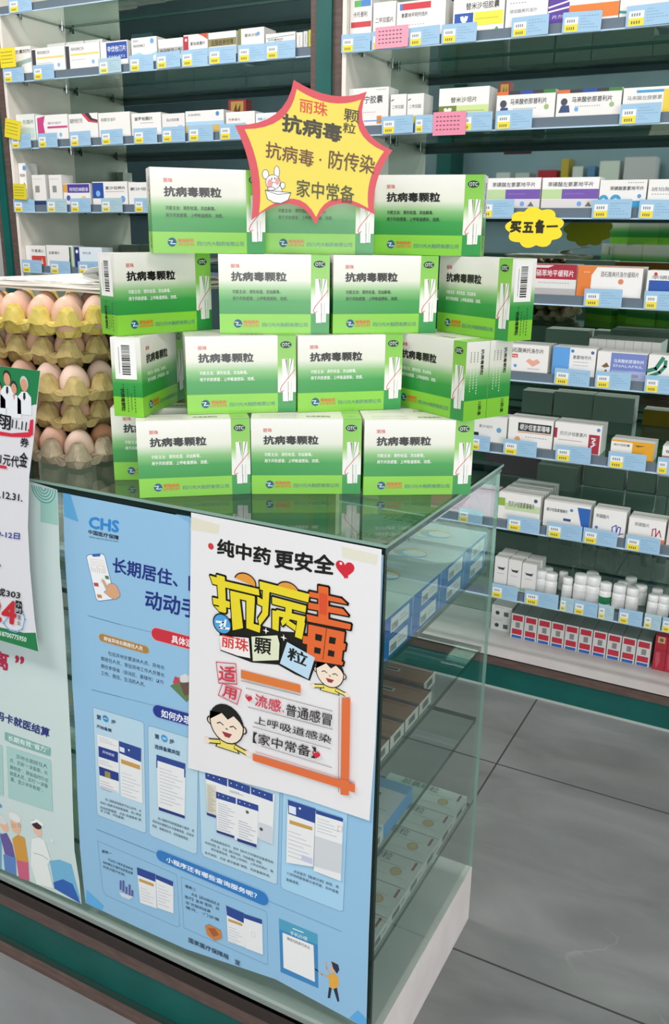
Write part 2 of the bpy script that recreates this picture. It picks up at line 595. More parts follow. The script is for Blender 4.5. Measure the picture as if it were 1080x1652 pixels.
def granule_box(dark, bar_left):
    o = MB()
    o.box(0, GW, 0, GD, 0, GH, GRAD, top=M('ece9df', 0.35), bottom=M('80c53b', 0.4))
    o = o.build('granule_box')
    m = MB()
    P = Print(m, (0, 0, 0), XF, ZF, NF)
    X = lambda u, v: (u * GW, (1 - v) * GH)

    def T(s, u0, u1, v0, v1, col, bold=0.0, res=2):
        P.text(s, X(u0, v1), X(u1, v1), X(u0, v0), col, bold, res, 0.3)
    P.rect(0.83 * GW, 0, GW, GH, STRIP)
    T('丽珠', .11, .19, .12, .17, 'd2453c', .01)
    T('抗病毒颗粒', .11, .61, .215, .335, '14140f', .036)
    tc = '24382a' if dark else 'f3f6ec'
    T('功能主治：清热祛湿，凉血解毒。', .12, .555, .44, .49, tc, .012, 1)
    T('用于风热感冒，上呼吸道感染，流感。', .12, .62, .525, .575, tc, .012, 1)
    P.circ(X(.165, .868), .0056, '1d5d7a')
    P.line([X(.135, .85), X(.17, .85), X(.15, .887), X(.195, .887)], .0009, 'eef4f2')
    T('丽珠医药', .215, .355, .825, .868, 'e4602e', .02, 1)
    T('LIVZON', .215, .355, .876, .91, 'dd6a2b', .02, 1)
    T('四川光大制药有限公司', .385, .80, .855, .91, '4a6f8c', .0, 1)
    P.circ(X(.906, .115), .0078, '15392a', .0046)
    T('OTC', .868, .944, .092, .138, 'e9f1e6', .01)
    # two sachets and a red ribbon
    for q in (((.868, .30), (.916, .295), (.926, .855), (.876, .855)), ((.934, .295), (.976, .30), (.968, .85), (.93, .85))):
        P.poly([X(*p) for p in q], 'ebe9e4', 0.3)
    P.poly([X(.9, .3), X(.912, .3), X(.918, .5)], '6d6f68')
    P.poly([X(.958, .3), X(.966, .3), X(.925, .56)], '57594f')
    P.line([X(.924, .6), X(.927, .855)], .0006, '8a8c86')
    P.line([X(.955, .6), X(.95, .85)], .0005, 'a9aaa4')
    P.line([X(.985, .44), X(.955, .5), X(.905, .585), X(.868, .65), X(.852, .7), X(.862, .735), X(.885, .71)], .0009, 'd2424e')
    m.build('front_print', o)
    # ends
    for side in ('left', 'right'):
        m = MB()
        P = Print(m, (0, GD, 0) if side == 'left' else (GW, 0, 0), (0, -1, 0) if side == 'left' else (0, 1, 0), ZF, (-1, 0, 0) if side == 'left' else (1, 0, 0))
        Y = lambda u, v: (u * GD, (1 - v) * GH)
        if (side == 'left') == bar_left:
            P.poly([Y(.12, .52), Y(.84, .52), Y(.84, .03), Y(.12, .03)], 'f3f1ec')
            barcode(P, .36 * GD, .64 * GD, .535 * GH, .91 * GH, 5)
            P.line([Y(.27, .12), Y(.27, .45)], .0006, '77786f')
            for u, a, c in ((.36, .58, .9), (.5, .64, .95), (.62, .7, .92), (.74, .6, .96)):
                P.dots(Y(u, a), Y(u, c), 9, .0011, '1f4a25')
            P.text('抗病毒颗粒', Y(.26, .64), Y(.26, .93), Y(.4, .64) if side == 'right' else Y(.4, .64), '14200f', .02, 1)
        else:
            P.text('抗病毒颗粒', Y(.62, .1), Y(.62, .43), Y(.76, .1), '14200f', .02, 1)
            P.text('12袋/盒', Y(.62, .77), Y(.62, .95), Y(.76, .77), '14300f', .02, 1)
            for u, n in ((.2, 9), (.34, 8), (.48, 10)):
                P.dots(Y(u, .13), Y(u, .27), 5, .0012, '4c5c46')
                P.dots(Y(u, .33), Y(u, .33 + .035 * n), n, .0012, 'e4efd9')
        m.build('end_print', o)
    m = MB()
    P = Print(m, (0, 0, GH), XF, (0, 1, 0), (0, 0, 1))
    P.rect(.83 * GW, 0, GW, GD, '9fce72', 0.35)
    P.text('抗病毒颗粒', (.5 * GW, .3 * GD), (.72 * GW, .3 * GD), (.5 * GW, .55 * GD), '5d6058', .0, 1)
    P.dots((.08 * GW, .3 * GD), (.42 * GW, .3 * GD), 14, .0016, '77796f')
    P.dots((.08 * GW, .62 * GD), (.42 * GW, .62 * GD), 14, .0016, '77796f')
    P.text('OTC', (.87 * GW, .35 * GD), (.95 * GW, .35 * GD), None, '2c5a34', .0, 1)
    m.build('top_print', o)
    return o


PROTO = {}
ROW = {'B': 0, 'C': 1, 'D': 2, 'E': 3}
GB = [
    # key, x, y, turn, text dark, barcode on the left end, label
    ('A', -.455, .051, 32, 0, 0, 'green granule box in the bottom row half hidden beside the egg trays'),
    ('B1', -.365, -.001, 39, 0, 0, 'granule box in the bottom row at the front edge of the counter, left of three'),
    ('B2', -.246, .092, 31, 0, 0, 'middle of the three full-front granule boxes in the bottom row'),
    ('B3', -.111, .165, 32.5, 0, 0, 'granule box at the right end of the bottom row by the counter edge'),
    ('B2', None, 0, 0, 0, 0, 'granule box standing behind the middle box of the bottom row'),
    ('B3', None, 0, 0, 0, 0, 'granule box standing behind the right end box of the bottom row'),
    ('C1', -.371, .023, 106.5, 0, 1, 'sharply turned granule box with barcode end, left end of the second row'),
    ('C2', -.334, .07, 40, 0, 0, 'left of the two full-front granule boxes in the second row up'),
    ('C3', -.214, .163, 42, 0, 0, 'right of the two full-front granule boxes in the second row up'),
    ('C4', -.128, .294, -27, 0, 1, 'turned granule box with vertical lettering end, right end of the second row'),
    ('C4', None, 0, 0, 0, 1, 'granule box tight behind the turned box at the right end of the second row'),
    ('C2', None, 0, 0, 0, 0, 'granule box standing behind the left full-front box of the second row'),
    ('C3', None, .006, 0, 0, 0, 'granule box standing behind the right full-front box of the second row'),
    ('D1', -.405, .021, 71, 0, 1, 'turned granule box with barcode end, left end of the third row beside the newspapers'),
    ('D2', -.313, .121, 34, 1, 0, 'left of the two full-front granule boxes in the third row up'),
    ('D3', -.1855, .2095, 41, 1, 0, 'right of the two full-front granule boxes in the third row up'),
    ('D4', -.0815, .3365, -30, 0, 0, 'turned granule box with barcode on its right end, right end of the third row'),
    ('D2', None, 0, 0, 1, 0, 'granule box standing behind the left full-front box of the third row'),
    ('D3', None, .011, 0, 1, 0, 'granule box standing behind the right full-front box of the third row'),
    ('E1', -.372, .06, 46, 1, 0, 'top row granule box at the left of the yellow star sign'),
    ('E2', -.285, .195, 30, 1, 0, 'top row granule box mostly covered by the yellow star sign'),
    ('E3', -.163, .287, 12, 1, 0, 'top row granule box at the right of the yellow star sign'),
]
pose = {}
for k, x, y, t, dark, bl, lab in GB:
    if x is None:
        x0, y0, t = pose[k]
        a = math.radians(t)
        x, y = x0 - math.sin(a) * .0428 + math.cos(a) * y, y0 + math.cos(a) * .0428 + math.sin(a) * y
    else:
        pose[k] = (x, y, t)
    key = (dark, bl)
    if key not in PROTO:
        PROTO[key] = o = granule_box(dark, bl)
    else:
        o = dup(PROTO[key])
    o.location = (x, y, HC + 0.0003 + ROW.get(k[0], 0) * 0.1055)
    o.rotation_euler = (0, 0, math.radians(t))
    tag(o, lab, 'medicine box', 'stack of green granule boxes')

# ------------------------------------------------------------------ yellow star sign propped on the boxes
a32 = math.radians(32)
SU, SN = (math.cos(a32), math.sin(a32), 0), (math.sin(a32), -math.cos(a32), 0)
SO = (-0.2580, 0.1510, 1.2500)
tips = [(0.0384, 0.1608), (0.1314, 0.1493), (0.1665, 0.0805), (0.1453, 0.0014), (0.0674, -0.0124), (-0.0173, -0.0078), (-0.0366, 0.1065)]
sag = [(0.0862, 0.1439), (0.1298, 0.1083), (0.1473, 0.0425), (0.0963, 0.0140), (0.0334, 0.0131), (-0.0176, 0.0510), (0.0149, 0.1205)]


def star(k):
    cx = sum(p[0] for p in tips) / 7
    cy = sum(p[1] for p in tips) / 7
    out = []
    for i in range(7):
        p, q, m = Vector(tips[i]), Vector(tips[(i + 1) % 7]), Vector(sag[i])
        c = m * 2 - (p + q) / 2
        for j in range(8):
            t = j / 8
            v = p * (1 - t) ** 2 + c * 2 * t * (1 - t) + q * t * t
            out.append(((v.x - cx) * k + cx, (v.y - cy) * k + cy))
    return out


b = MB()
P = Print(b, SO, SU, ZF, SN, 0.0012)
st = star(1.0)
P.poly(st, 'd64a53', 0.5)
n = len(st)
bk = [Vector(SO) + Vector(SU) * p[0] + Vector((0, 0, p[1])) for p in st]
fr = [Vector(p) + Vector(SN) * 0.0012 for p in bk]
b.poly(bk[::-1], M('d9d3c8'))
for i in range(n):
    b.poly([bk[i], bk[(i + 1) % n], fr[(i + 1) % n], fr[i]], M('e0555c'))
sign = tag(b.build('star_sign'), 'yellow star-shaped card with red border and hand lettering in front of the top boxes', 'sign')
b = MB()
P = Print(b, SO, SU, ZF, SN, 0.0014)
P.poly(star(0.885), 'ecd656', 0.55)
b.build('yellow_face', sign)
b = MB()
P = Print(b, SO, SU, ZF, SN, 0.0016)
P.text('丽珠', (0.0454, 0.1239), (0.0813, 0.1186), (0.0460, 0.1402), 'd8432f', .012)
P.text('抗病毒', (0.0226, 0.1005), (0.1000, 0.0876), (0.0241, 0.1226), '3a3220', .034)
P.text('颗', (0.1022, 0.1143), (0.1221, 0.1112), (0.1029, 0.1294), '4a3f22', .012)
P.text('粒', (0.1010, 0.1008), (0.1176, 0.0989), (0.1022, 0.1130), '4a3f22', .012)
P.text('抗病毒', (0.0016, 0.0690), (0.0638, 0.0577), (0.0029, 0.0892), '6b3b22', .012)
P.circ((0.0728, 0.0674), .0014, '6b3b22')
P.text('防传染', (0.0830, 0.0572), (0.1432, 0.0506), (0.0846, 0.0798), '66421f', .012)
P.text('家中常备', (0.0414, 0.0223), (0.1174, 0.0143), (0.0423, 0.0439), '4f4a24', .012)
b.build('lettering', sign)
b = MB()
P = Print(b, SO, SU, ZF, SN, 0.0016)
K, Wt = '3b2f2c', 'f4efe9'


def blob(c, e, col=Wt, w=.0007):
    """oval between centre c and extent e (a corner), inked round"""
    rx, ry = abs(e[0] - c[0]), abs(e[1] - c[1])
    P.circ(c, rx, col, ry)
    P.loop([(c[0] + rx * math.cos(i * .4488), c[1] + ry * math.sin(i * .4488)) for i in range(14)], w, K)


blob((0.0018, 0.0486), (0.0060, 0.0429))
blob((0.0164, 0.0515), (0.0199, 0.0440))
blob((0.0143, 0.0280), (0.0231, 0.0184))
blob((0.0113, 0.0392), (0.0208, 0.0301))
P.circ((0.0074, 0.0375), .0035, 'e59a9c', .0055)
P.circ((0.0170, 0.0404), .0028, 'e59a9c', .0045)
P.circ((0.0099, 0.0434), .0007, K, .0014)
P.circ((0.0137, 0.0439), .0007, K, .0014)
P.line([(0.0103, 0.0380), (0.0120, 0.0392), (0.0141, 0.0381)], .0006, K)
P.poly([(0.0011, 0.0293), (0.0347, 0.0267), (0.0310, 0.0176), (0.0214, 0.0133), (0.0118, 0.0143), (0.0039, 0.0187)], Wt)
P.loop([(0.0011, 0.0293), (0.0039, 0.0187), (0.0118, 0.0143), (0.0214, 0.0133), (0.0310, 0.0176), (0.0347, 0.0267)], .0008, K)
P.line([(0.0016, 0.0289), (0.0178, 0.0242), (0.0342, 0.0262)], .0007, K)
blob((0.0088, 0.0312), (0.0136, 0.0291))
blob((0.0239, 0.0355), (0.0270, 0.0315))
b.build('rabbit_drawing', sign)

# ------------------------------------------------------------------ yellow scalloped price cloud on the shelf rail
b = MB()
c0, rx, ry = (-0.2235, 1.2455), 0.061, 0.040
pts = []
for i in range(96):
    a = 2 * math.pi * i / 96
    k = 1 + 0.19 * abs(math.sin(a * 4.5 + 0.25))
    pts.append((c0[0] + rx * k * math.cos(a), c0[1] + ry * k * math.sin(a)))
P = Print(b, (0, YF - 0.0085, 0), XF, ZF, NF, 0.0006)
P.poly(pts, 'f3dd2e', 0.5)
bk = [(p[0], YF - 0.0085, p[1]) for p in pts]
b.poly(bk[::-1], M('e9d22c'))
for i in range(96):
    p, q = bk[i], bk[(i + 1) % 96]
    b.poly([p, q, (q[0], q[1] - .0006, q[2]), (p[0], p[1] - .0006, p[2])], M('d8c028'))
o = tag(b.build('cloud_sign'), 'yellow scalloped offer card hanging on the wall shelf rail', 'sign')
b = MB()
P = Print(b, (0, YF - 0.0085, 0), XF, ZF, NF, 0.0008)
P.text('买', (-.2835, 1.2335), (-.2555, 1.2335), (-.2835, 1.2605), '2b2413', .06)
P.text('五', (-.252, 1.2335), (-.225, 1.2335), (-.252, 1.2585), '2b2413', .05)
P.text('备', (-.222, 1.2325), (-.198, 1.2325), (-.222, 1.2645), '2b2413', .06)
P.line([(-.193, 1.2485), (-.168, 1.2495)], .0042, '2b2413')
b.build('lettering', o)

# ------------------------------------------------------------------ posters taped to the counter front


# layout frames of the printed sheets: drawing units to metres on the sheet
def frame(h):
    def at(x, y):
        x, y = x / 1000, y / 1000
        d = h[6] * x + h[7] * y + 1
        return ((h[0] * x + h[1] * y + h[2]) / d, (h[3] * x + h[4] * y + h[5]) / d)
    return at


c3X = frame((0.21508, 0.00695874, -0.517629, 0.131064, -0.258425, 0.881477, 0.104667, -0.0579811))
c5X = frame((0.232413, 0.00751956, -0.516465, 0.141627, -0.279253, 0.544376, 0.113103, -0.0626539))
c6X = frame((0.273922, 0.00886254, -0.305946, 0.166921, -0.329127, 0.491103, 0.133303, -0.0738439))
FWX = frame((0.280375, 0.00896259, -0.295486, 0.171311, -0.336973, 0.88045, 0.136817, -0.0757908))
cnX = frame((0.294555, 0.00849496, -0.57483, 0.183851, -0.354806, 1.05602, 0.14691, -0.0813816))
cpX = frame((0.289565, 0.0093425, -0.669657, 0.176564, -0.347944, 0.591707, 0.141005, -0.0781106))


def sheet(name, corners, y, col, label, cat='poster'):
    b = MB()
    corners = [(p[0], max(p[1], 0.112)) for p in corners]
    b.poly([(p[0], y, p[1]) for p in corners], M(col, 0.45))
    b.poly([(p[0], y + 0.0004, p[1]) for p in corners][::-1], M('dcdcd8', 0.6))
    for p, q in zip(corners, corners[1:] + corners[:1]):
        b.poly([(p[0], y + .0004, p[1]), (q[0], y + .0004, q[1]), (q[0], y, q[1]), (p[0], y, p[1])][::-1], M('e8e8e6', 0.6))
    return tag(b.build(name), label, cat)


def printer(y):
    b = MB()
    return b, Print(b, (0, y, 0), XF, ZF, NF, 0.0002)


NAVY, INK = '243a86', '2b3440'
# --- blue health insurance poster
YB = -0.0015
o = sheet('insurance_poster', [(-0.5192, 0.5650), (-0.5149, 0.6335), (-0.5140, 0.6902), (-0.5119, 0.7823), (-0.5057, 0.8693), (-0.2826, 0.8707), (-0.0018, 0.8714), (-0.0046, 0.4821), (-0.0058, 0.3177), (-0.0051, 0.1536), (-0.1560, 0.1672), (-0.3221, 0.1457), (-0.4253, 0.1442), (-0.5322, 0.1451), (-0.5333, 0.1910), (-0.5338, 0.2539), (-0.5285, 0.3670), (-0.5213, 0.4826)], YB, '93bfde',
          'light blue poster with phone drawings and step panels on the counter front')
b, P = printer(YB)
P.poly([(-0.5057, 0.8693), (-0.4913, 0.8695), (-0.4797, 0.8299), (-0.5064, 0.8338)], '5ea6d6')
P.poly([(-0.3051, 0.8701), (-0.2815, 0.8705), (-0.2819, 0.8609)], '7fb2d4')
P.poly([(-0.5270, 0.1741), (-0.4902, 0.1575), (-0.4958, 0.1447), (-0.5322, 0.1451)], '62aee2')
P.poly([(-0.0188, 0.1792), (-0.0050, 0.1709), (-0.0051, 0.1536), (-0.0320, 0.1582)], '5ea9df')
b.build('printed_pattern', o)
b, P = printer(YB)
P.text('CHS', (-0.4614, 0.8237), (-0.4056, 0.8261), (-0.4591, 0.8423), '2f86cc', .04)
P.text('中国医疗保障', (-0.4627, 0.8150), (-0.4065, 0.8154), (-0.4621, 0.8219), '1f242c', .02)
P.text('CHINA HEALTHCARE SECURITY', (-0.4622, 0.8097), (-0.4068, 0.8119), (-0.4620, 0.8118), '36414c', 0, 1)
P.text('长期居住、', (-0.4221, 0.7644), (-0.3070, 0.7650), (-0.4194, 0.7885), '1d2f7e', .022)
P.line([(-0.2864, 0.7852), (-0.2873, 0.7650)], .003, '1d2f7e')
P.text('动动手', (-0.3663, 0.7215), (-0.2730, 0.7247), (-0.3639, 0.7506), '1d2f7e', .022)
b.build('lettering', o)
b, P = printer(YB)
ph = [(-0.4697, 0.7794), (-0.4647, 0.7831), (-0.4396, 0.7893), (-0.4347, 0.7870), (-0.4218, 0.7275), (-0.4256, 0.7220), (-0.4522, 0.7137), (-0.4567, 0.7162)]
P.poly(ph, 'eef0f2')
P.loop(ph, .0009, '3c5fa8')
P.poly([(-0.4589, 0.7842), (-0.4423, 0.7881), (-0.4434, 0.7844), (-0.4570, 0.7814)], '3c5fa8')
for k in range(4):
    P.line([c3X(245+3*k,548+14*k), c3X(350+4*k,560+14*k)], .0005, 'e3b99c')
for k in range(8):
    P.line([c3X(262+14*k,640+2*k), c3X(258+14*k,600+9*(k%3))], .0009, 'd9b592')
P.poly([(-0.4594, 0.7411), (-0.4507, 0.7424), (-0.4499, 0.7370), (-0.4583, 0.7361)], 'c8423f')
P.poly([(-0.4368, 0.7567), (-0.4301, 0.7572), (-0.4290, 0.7523), (-0.4357, 0.7518)], '4a7f4d')
P.poly([(-0.4544, 0.7240), (-0.4460, 0.7250), (-0.4451, 0.7200), (-0.4536, 0.7190)], 'd08a3e')
P.circ((-0.4412, 0.7477), .0058, 'f6f0ea')
P.circ((-0.4412, 0.7477), .0042, 'e6d3c6')
hand = [(-0.4425, 0.7477), (-0.4393, 0.7490), (-0.4328, 0.7405), (-0.4308, 0.7452), (-0.4215, 0.7473), (-0.4153, 0.7448), (-0.4103, 0.7342), (-0.4114, 0.7297), (-0.4209, 0.7230), (-0.4297, 0.7248), (-0.4404, 0.7300), (-0.4391, 0.7324), (-0.4350, 0.7328)]
P.poly(hand, 'd9a47c')
P.loop(hand, .0005, '5c6f9c')
b.build('phone_drawing', o)
b, P = printer(YB)
P.line([(-0.4752, 0.6855), (-0.4136, 0.6852)], .0007, '41566e')
P.dots((-0.4136, 0.6852), (-0.3545, 0.6867), 32, .0007, '41566e')
P.line([(-0.4799, 0.5622), (-0.4230, 0.5655)], .0007, '41566e')
P.dots((-0.4230, 0.5655), (-0.3543, 0.5695), 36, .0007, '41566e')
P.line([(-0.4933, 0.3066), (-0.3727, 0.3079)], .0007, '41566e')
P.dots((-0.1645, 0.3049), (-0.0463, 0.3041), 46, .0008, '41566e')


def pill(a, bb, c, d, col, rim=None):
    """rounded bar: a left top, bb left bottom, c right bottom, d right top"""
    L0, R0 = Vector(a), Vector(d)
    L1, R1 = Vector(bb), Vector(c)

    def shape(g):
        pts = []
        for (t, u, sg) in ((L0, L1, -1), (R1, R0, 1)):
            m = (t + u) / 2
            h = (t - u) / 2 * g
            ax = (R0 - L0).normalized() * h.length * sg
            for i in range(9):
                an = math.pi * i / 8
                pts.append(m + h * math.cos(an) + ax * math.sin(an))
        return [tuple(p) for p in pts]
    if rim:
        P.poly(shape(1.12), rim)
    P.poly(shape(1.0), col)


pill((-0.3467, 0.6953), (-0.3478, 0.6759), (-0.2383, 0.6771), (-0.2377, 0.6958), 'c8303d', 'e8a9a8')
P.text('具体适用人群', (-0.3222, 0.6782), (-0.2472, 0.6805), (-0.3215, 0.6911), 'f4ecec', .02)
pill((-0.4499, 0.6621), (-0.4510, 0.6498), (-0.3700, 0.6502), (-0.3693, 0.6621), 'a97f4b', 'd6b88e')
P.text('跨省异地长期居住人员', (-0.4476, 0.6520), (-0.3749, 0.6529), (-0.4470, 0.6592), 'f5eee2', .015, 1)
pill((-0.3511, 0.5720), (-0.3523, 0.5518), (-0.2573, 0.5561), (-0.2566, 0.5757), '22368c', '8fa3cf')
P.text('如何办理', (-0.3476, 0.5538), (-0.2937, 0.5564), (-0.3463, 0.5673), 'f2f4f8', .02)
pill((-0.3601, 0.3171), (-0.3613, 0.2963), (-0.1785, 0.2934), (-0.1782, 0.3179), '2f79be', '8db9de')
P.text('小程序还有哪些查询服务呢？', (-0.3523, 0.2999), (-0.1861, 0.3005), (-0.3517, 0.3100), 'f2f6fa', .02)
b.build('heading_bars', o)
b, P = printer(YB)
for s, x0, y0, x1, y1 in (('包括异地安置退休人员、异地长', 380, 1247, 790, 1355), ('期居住人员、常驻异地工作人员等长', 328, 1284, 790, 1410),
                          ('期在参保省（自治区、直辖市）以外', 328, 1338, 785, 1462), ('工作、居住、生活的人员。', 328, 1388, 650, 1478)):
    P.text(s, (c3X(x0,y0)), (c3X(x1,y1)), (c3X(x0,y0-30)), INK, .0, 1)
P.poly([(-0.3283, 0.6094), (-0.3106, 0.6229), (-0.2874, 0.6053), (-0.3000, 0.5913)], '5f7f52')
P.poly([(-0.3189, 0.6272), (-0.3104, 0.6268), (-0.3122, 0.6159), (-0.3231, 0.6156)], 'c0484a')
P.poly([(-0.3090, 0.6309), (-0.3003, 0.6364), (-0.2933, 0.6339), (-0.2950, 0.6227), (-0.3095, 0.6210)], 'd7d6d2')
P.poly([(-0.3108, 0.6185), (-0.2913, 0.6258), (-0.2909, 0.6065), (-0.3032, 0.6009)], '6a4f46')
b.build('body_text', o)


def panel(pts, fill='b9d5e4'):
    P.poly(pts, fill)
    P.loop(pts, .0006, '6f8fa6')


b, P = printer(YB)
panel([(-0.4799, 0.5320), (-0.3859, 0.5351), (-0.3809, 0.5326), (-0.3896, 0.3401), (-0.3939, 0.3370), (-0.4855, 0.3356), (-0.4889, 0.3395)])
panel([(-0.3733, 0.5295), (-0.3693, 0.5326), (-0.2820, 0.5344), (-0.2926, 0.3396), (-0.2974, 0.3352), (-0.3785, 0.3367), (-0.3828, 0.3401)])
panel([(-0.2830, 0.5240), (-0.1503, 0.5196), (-0.1454, 0.5158), (-0.1517, 0.3412), (-0.1569, 0.3390), (-0.2797, 0.3381), (-0.2842, 0.3441)])
panel([(-0.1405, 0.5174), (-0.0398, 0.5145), (-0.0415, 0.4979), (-0.0453, 0.3407), (-0.0498, 0.3376), (-0.1417, 0.3364), (-0.1454, 0.3408)], 'a6d0ea')
b.build('step_panels', o)
b, P = printer(YB)
P.d += .0003
for t, q in (('第', (162, 180, 195, 190, 162, 144)), ('步', (268, 212, 302, 222, 268, 180)), ('开始备案', (163, 242, 272, 277, 163, 217)),
             ('第', (585, 320, 618, 330, 585, 284)), ('步', (692, 357, 727, 367, 692, 320)), ('选择备案类型', (585, 392, 768, 446, 585, 360))):
    P.text(t, (c5X(q[0],q[1])), (c5X(q[2],q[3])), (c5X(q[4],q[5])), '26406a', .02, 1)
for x, y, nb in ((228, 176, 1), (655, 320, 2)):
    P.circ((c5X(x,y)), .0057, '2f8fcb')
    for j in range(nb):
        P.line([(c5X(x-13,y-4+(j*10-5*(nb-1)))), (c5X(x+13,y+4+(j*10-5*(nb-1))))], .0009, 'f2f7fa')


def body(lines, fr, h, seed=0):
    for s, x0, y0, x1, y1 in lines:
        P.text(s, fr(x0, y0), fr(x1, y1), fr(x0, y0 - h), '2e4254', .0, 1)


F5 = lambda x, y: c5X(x, y)
F6 = lambda x, y: c6X(x, y)
body([('进入国家医保服务平台公众号，点', 225, 770, 487, 857), ('击进入国家异地就医备案，进入跨省', 190, 792, 487, 888),
      ('异地就医备案，点击“快速备案”服', 190, 828, 487, 922), ('务”办理，开始备案。', 192, 852, 368, 912)], F5, 19)
body([('进入国家异地就医备案小程序，选', 608, 908, 872, 1002), ('择异地长期居住人员备案类型，阅读并', 570, 928, 870, 1038), ('同意，备案告知书，选择备案原因。', 570, 962, 832, 1062)], F5, 20)
body([('阅读备案告知书，选中【本人已仔细阅读备案告知', 148, 455, 510, 588), ('书并同意】后，点击【我已阅读，开始备案】按钮。', 112, 470, 446, 592),
      ('填写备案信息，提供上传材料，上传证件照片，确', 148, 508, 508, 640), ('认无误后，点击“提交备案”按钮，完成备案申请。', 112, 528, 492, 668)], F6, 15)
body([('点击首页【备案记录】按钮，进', 628, 638, 890, 732), ('入异地就医备案记录页面，实时查看', 588, 648, 888, 762), ('备案进度。', 585, 685, 662, 712)], F6, 17)
b.build('step_text', o)
b, P = printer(YB)
P.d += .0003
WH, GLD = 'e9e9e8', 'c99b52'


def shot(fr, pts, col):
    P.poly([fr(*p) for p in pts], col)


def marks(fr, a, bb, c, n, col='8590a4', w=.0005):
    """n short text bars between edge a-c on the left and length bb"""
    for i in range(n):
        t = (i + .5) / n
        x, y = a[0] + (c[0] - a[0]) * t, a[1] + (c[1] - a[1]) * t
        k = .55 + .45 * ((i * 7) % 5) / 4
        P.line([fr(x, y), fr(x + (bb[0] - a[0]) * k, y + (bb[1] - a[1]) * k)], w, col)


shot(F5, [(166, 288), (322, 338), (325, 720), (186, 665)], WH)
marks(F5, (180, 305), (300, 340), (182, 345), 3)
shot(F5, [(175, 375), (318, 420), (318, 497), (178, 452)], NAVY)
P.text('异地就医', F5(205, 425), F5(292, 455), F5(205, 405), 'c9d3ea', .01, 1)
marks(F5, (182, 468), (308, 508), (182, 505), 2)
shot(F5, [(180, 522), (322, 570), (324, 632), (184, 586)], NAVY)
shot(F5, [(222, 555), (262, 568), (264, 612), (224, 600)], '9a8b52')
marks(F5, (190, 615), (310, 660), (192, 690), 4, 'a9707a')
shot(F5, [(325, 338), (487, 392), (497, 792), (342, 735)], WH)
shot(F5, [(325, 338), (487, 392), (487, 492), (328, 425)], '2c478f')
shot(F5, [(330, 378), (365, 390), (367, 424), (332, 412)], 'dfe6f2')
P.circ(F5(398, 405), .0016, 'f2f6fb')
shot(F5, [(340, 468), (480, 516), (480, 548), (342, 500)], GLD)
marks(F5, (345, 555), (480, 600), (350, 730), 7)
shot(F5, [(600, 440), (810, 505), (803, 890), (612, 832)], WH)
shot(F5, [(598, 437), (810, 503), (808, 545), (600, 478)], '2c478f')
shot(F5, [(598, 470), (606, 472), (606, 535), (598, 530)], '2c478f')
shot(F5, [(800, 540), (810, 545), (808, 605), (800, 600)], '2c478f')
marks(F5, (620, 520), (790, 575), (625, 790), 11)
shot(F5, [(615, 815), (805, 880), (805, 900), (617, 838)], '26387c')
shot(F6, [(115, 50), (518, 185), (505, 472), (128, 300)], WH)
for x in (115, 248, 380):
    y = 50 + (x - 115) * .335
    shot(F6, [(x, y), (x + 128, y + 43), (x + 128, y + 88), (x + 2, y + 42)], '2c478f')
    for j in range(3):
        P.circ(F6(x + 18 + 32 * j, y + 24 + 11 * j), .0009, 'eef2f8')
shot(F6, [(122, 118), (178, 134), (178, 300), (128, 290)], 'd8d2bd')
marks(F6, (128, 128), (172, 142), (132, 280), 14, '5b6270')
marks(F6, (258, 155), (360, 185), (260, 170), 2)
shot(F6, [(428, 345), (505, 372), (502, 470), (428, 440)], 'cfd3d8')
P.circ(F6(442, 384), .0028, '4b4f4a')
shot(F6, [(125, 287), (180, 305), (180, 320), (127, 302)], '26387c')
shot(F6, [(180, 165), (425, 245), (418, 490), (185, 405)], WH)
shot(F6, [(180, 165), (295, 203), (295, 238), (180, 203)], '2c478f')
shot(F6, [(302, 205), (425, 245), (425, 280), (302, 240)], '2c478f')
for x in (195, 222, 250, 318, 346, 374):
    P.circ(F6(x, 185 + (x - 195) * .33), .0008, 'eef2f8')
marks(F6, (192, 225), (290, 255), (192, 385), 12)
P.circ(F6(362, 284), .0026, '55603f')
marks(F6, (310, 325), (410, 360), (312, 430), 7)
shot(F6, [(183, 388), (287, 422), (287, 437), (185, 402)], '26387c')
shot(F6, [(303, 435), (416, 472), (416, 489), (305, 452)], '26387c')
shot(F6, [(595, 212), (758, 265), (745, 600), (588, 575)], WH)
shot(F6, [(597, 212), (760, 265), (756, 348), (600, 292)], '2c478f')
shot(F6, [(604, 243), (645, 256), (645, 300), (604, 286)], 'dfe6f2')
P.circ(F6(668, 262), .0017, 'f2f6fb')
shot(F6, [(608, 328), (740, 370), (740, 390), (608, 350)], GLD)
marks(F6, (600, 380), (735, 425), (600, 545), 7)
shot(F6, [(678, 530), (740, 552), (740, 585), (678, 562)], 'c4c6de')
shot(F6, [(760, 270), (920, 320), (905, 682), (748, 622)], WH)
shot(F6, [(760, 270), (920, 320), (918, 340), (762, 292)], '2c478f')
marks(F6, (772, 310), (900, 350), (768, 400), 5)
P.loop([F6(890, 362), F6(915, 370), F6(912, 398), F6(888, 390)], .0006, 'c89a9e')
shot(F6, [(757, 420), (915, 470), (908, 640), (750, 595)], 'cfd1d4')
b.build('screen_pictures', o)
b, P = printer(YB)
for q in ([(-0.4929, 0.2843), (-0.3769, 0.2837), (-0.3335, 0.2831), (-0.3330, 0.2782), (-0.3323, 0.1871), (-0.3379, 0.1819), (-0.4837, 0.1811), (-0.4904, 0.1893)],
          [(-0.3249, 0.2828), (-0.2468, 0.2830), (-0.1709, 0.2844), (-0.1692, 0.2802), (-0.1691, 0.1892), (-0.1733, 0.1872), (-0.3236, 0.1863), (-0.3242, 0.1880)]):
    P.loop(q, .0005, '6f8fa6')
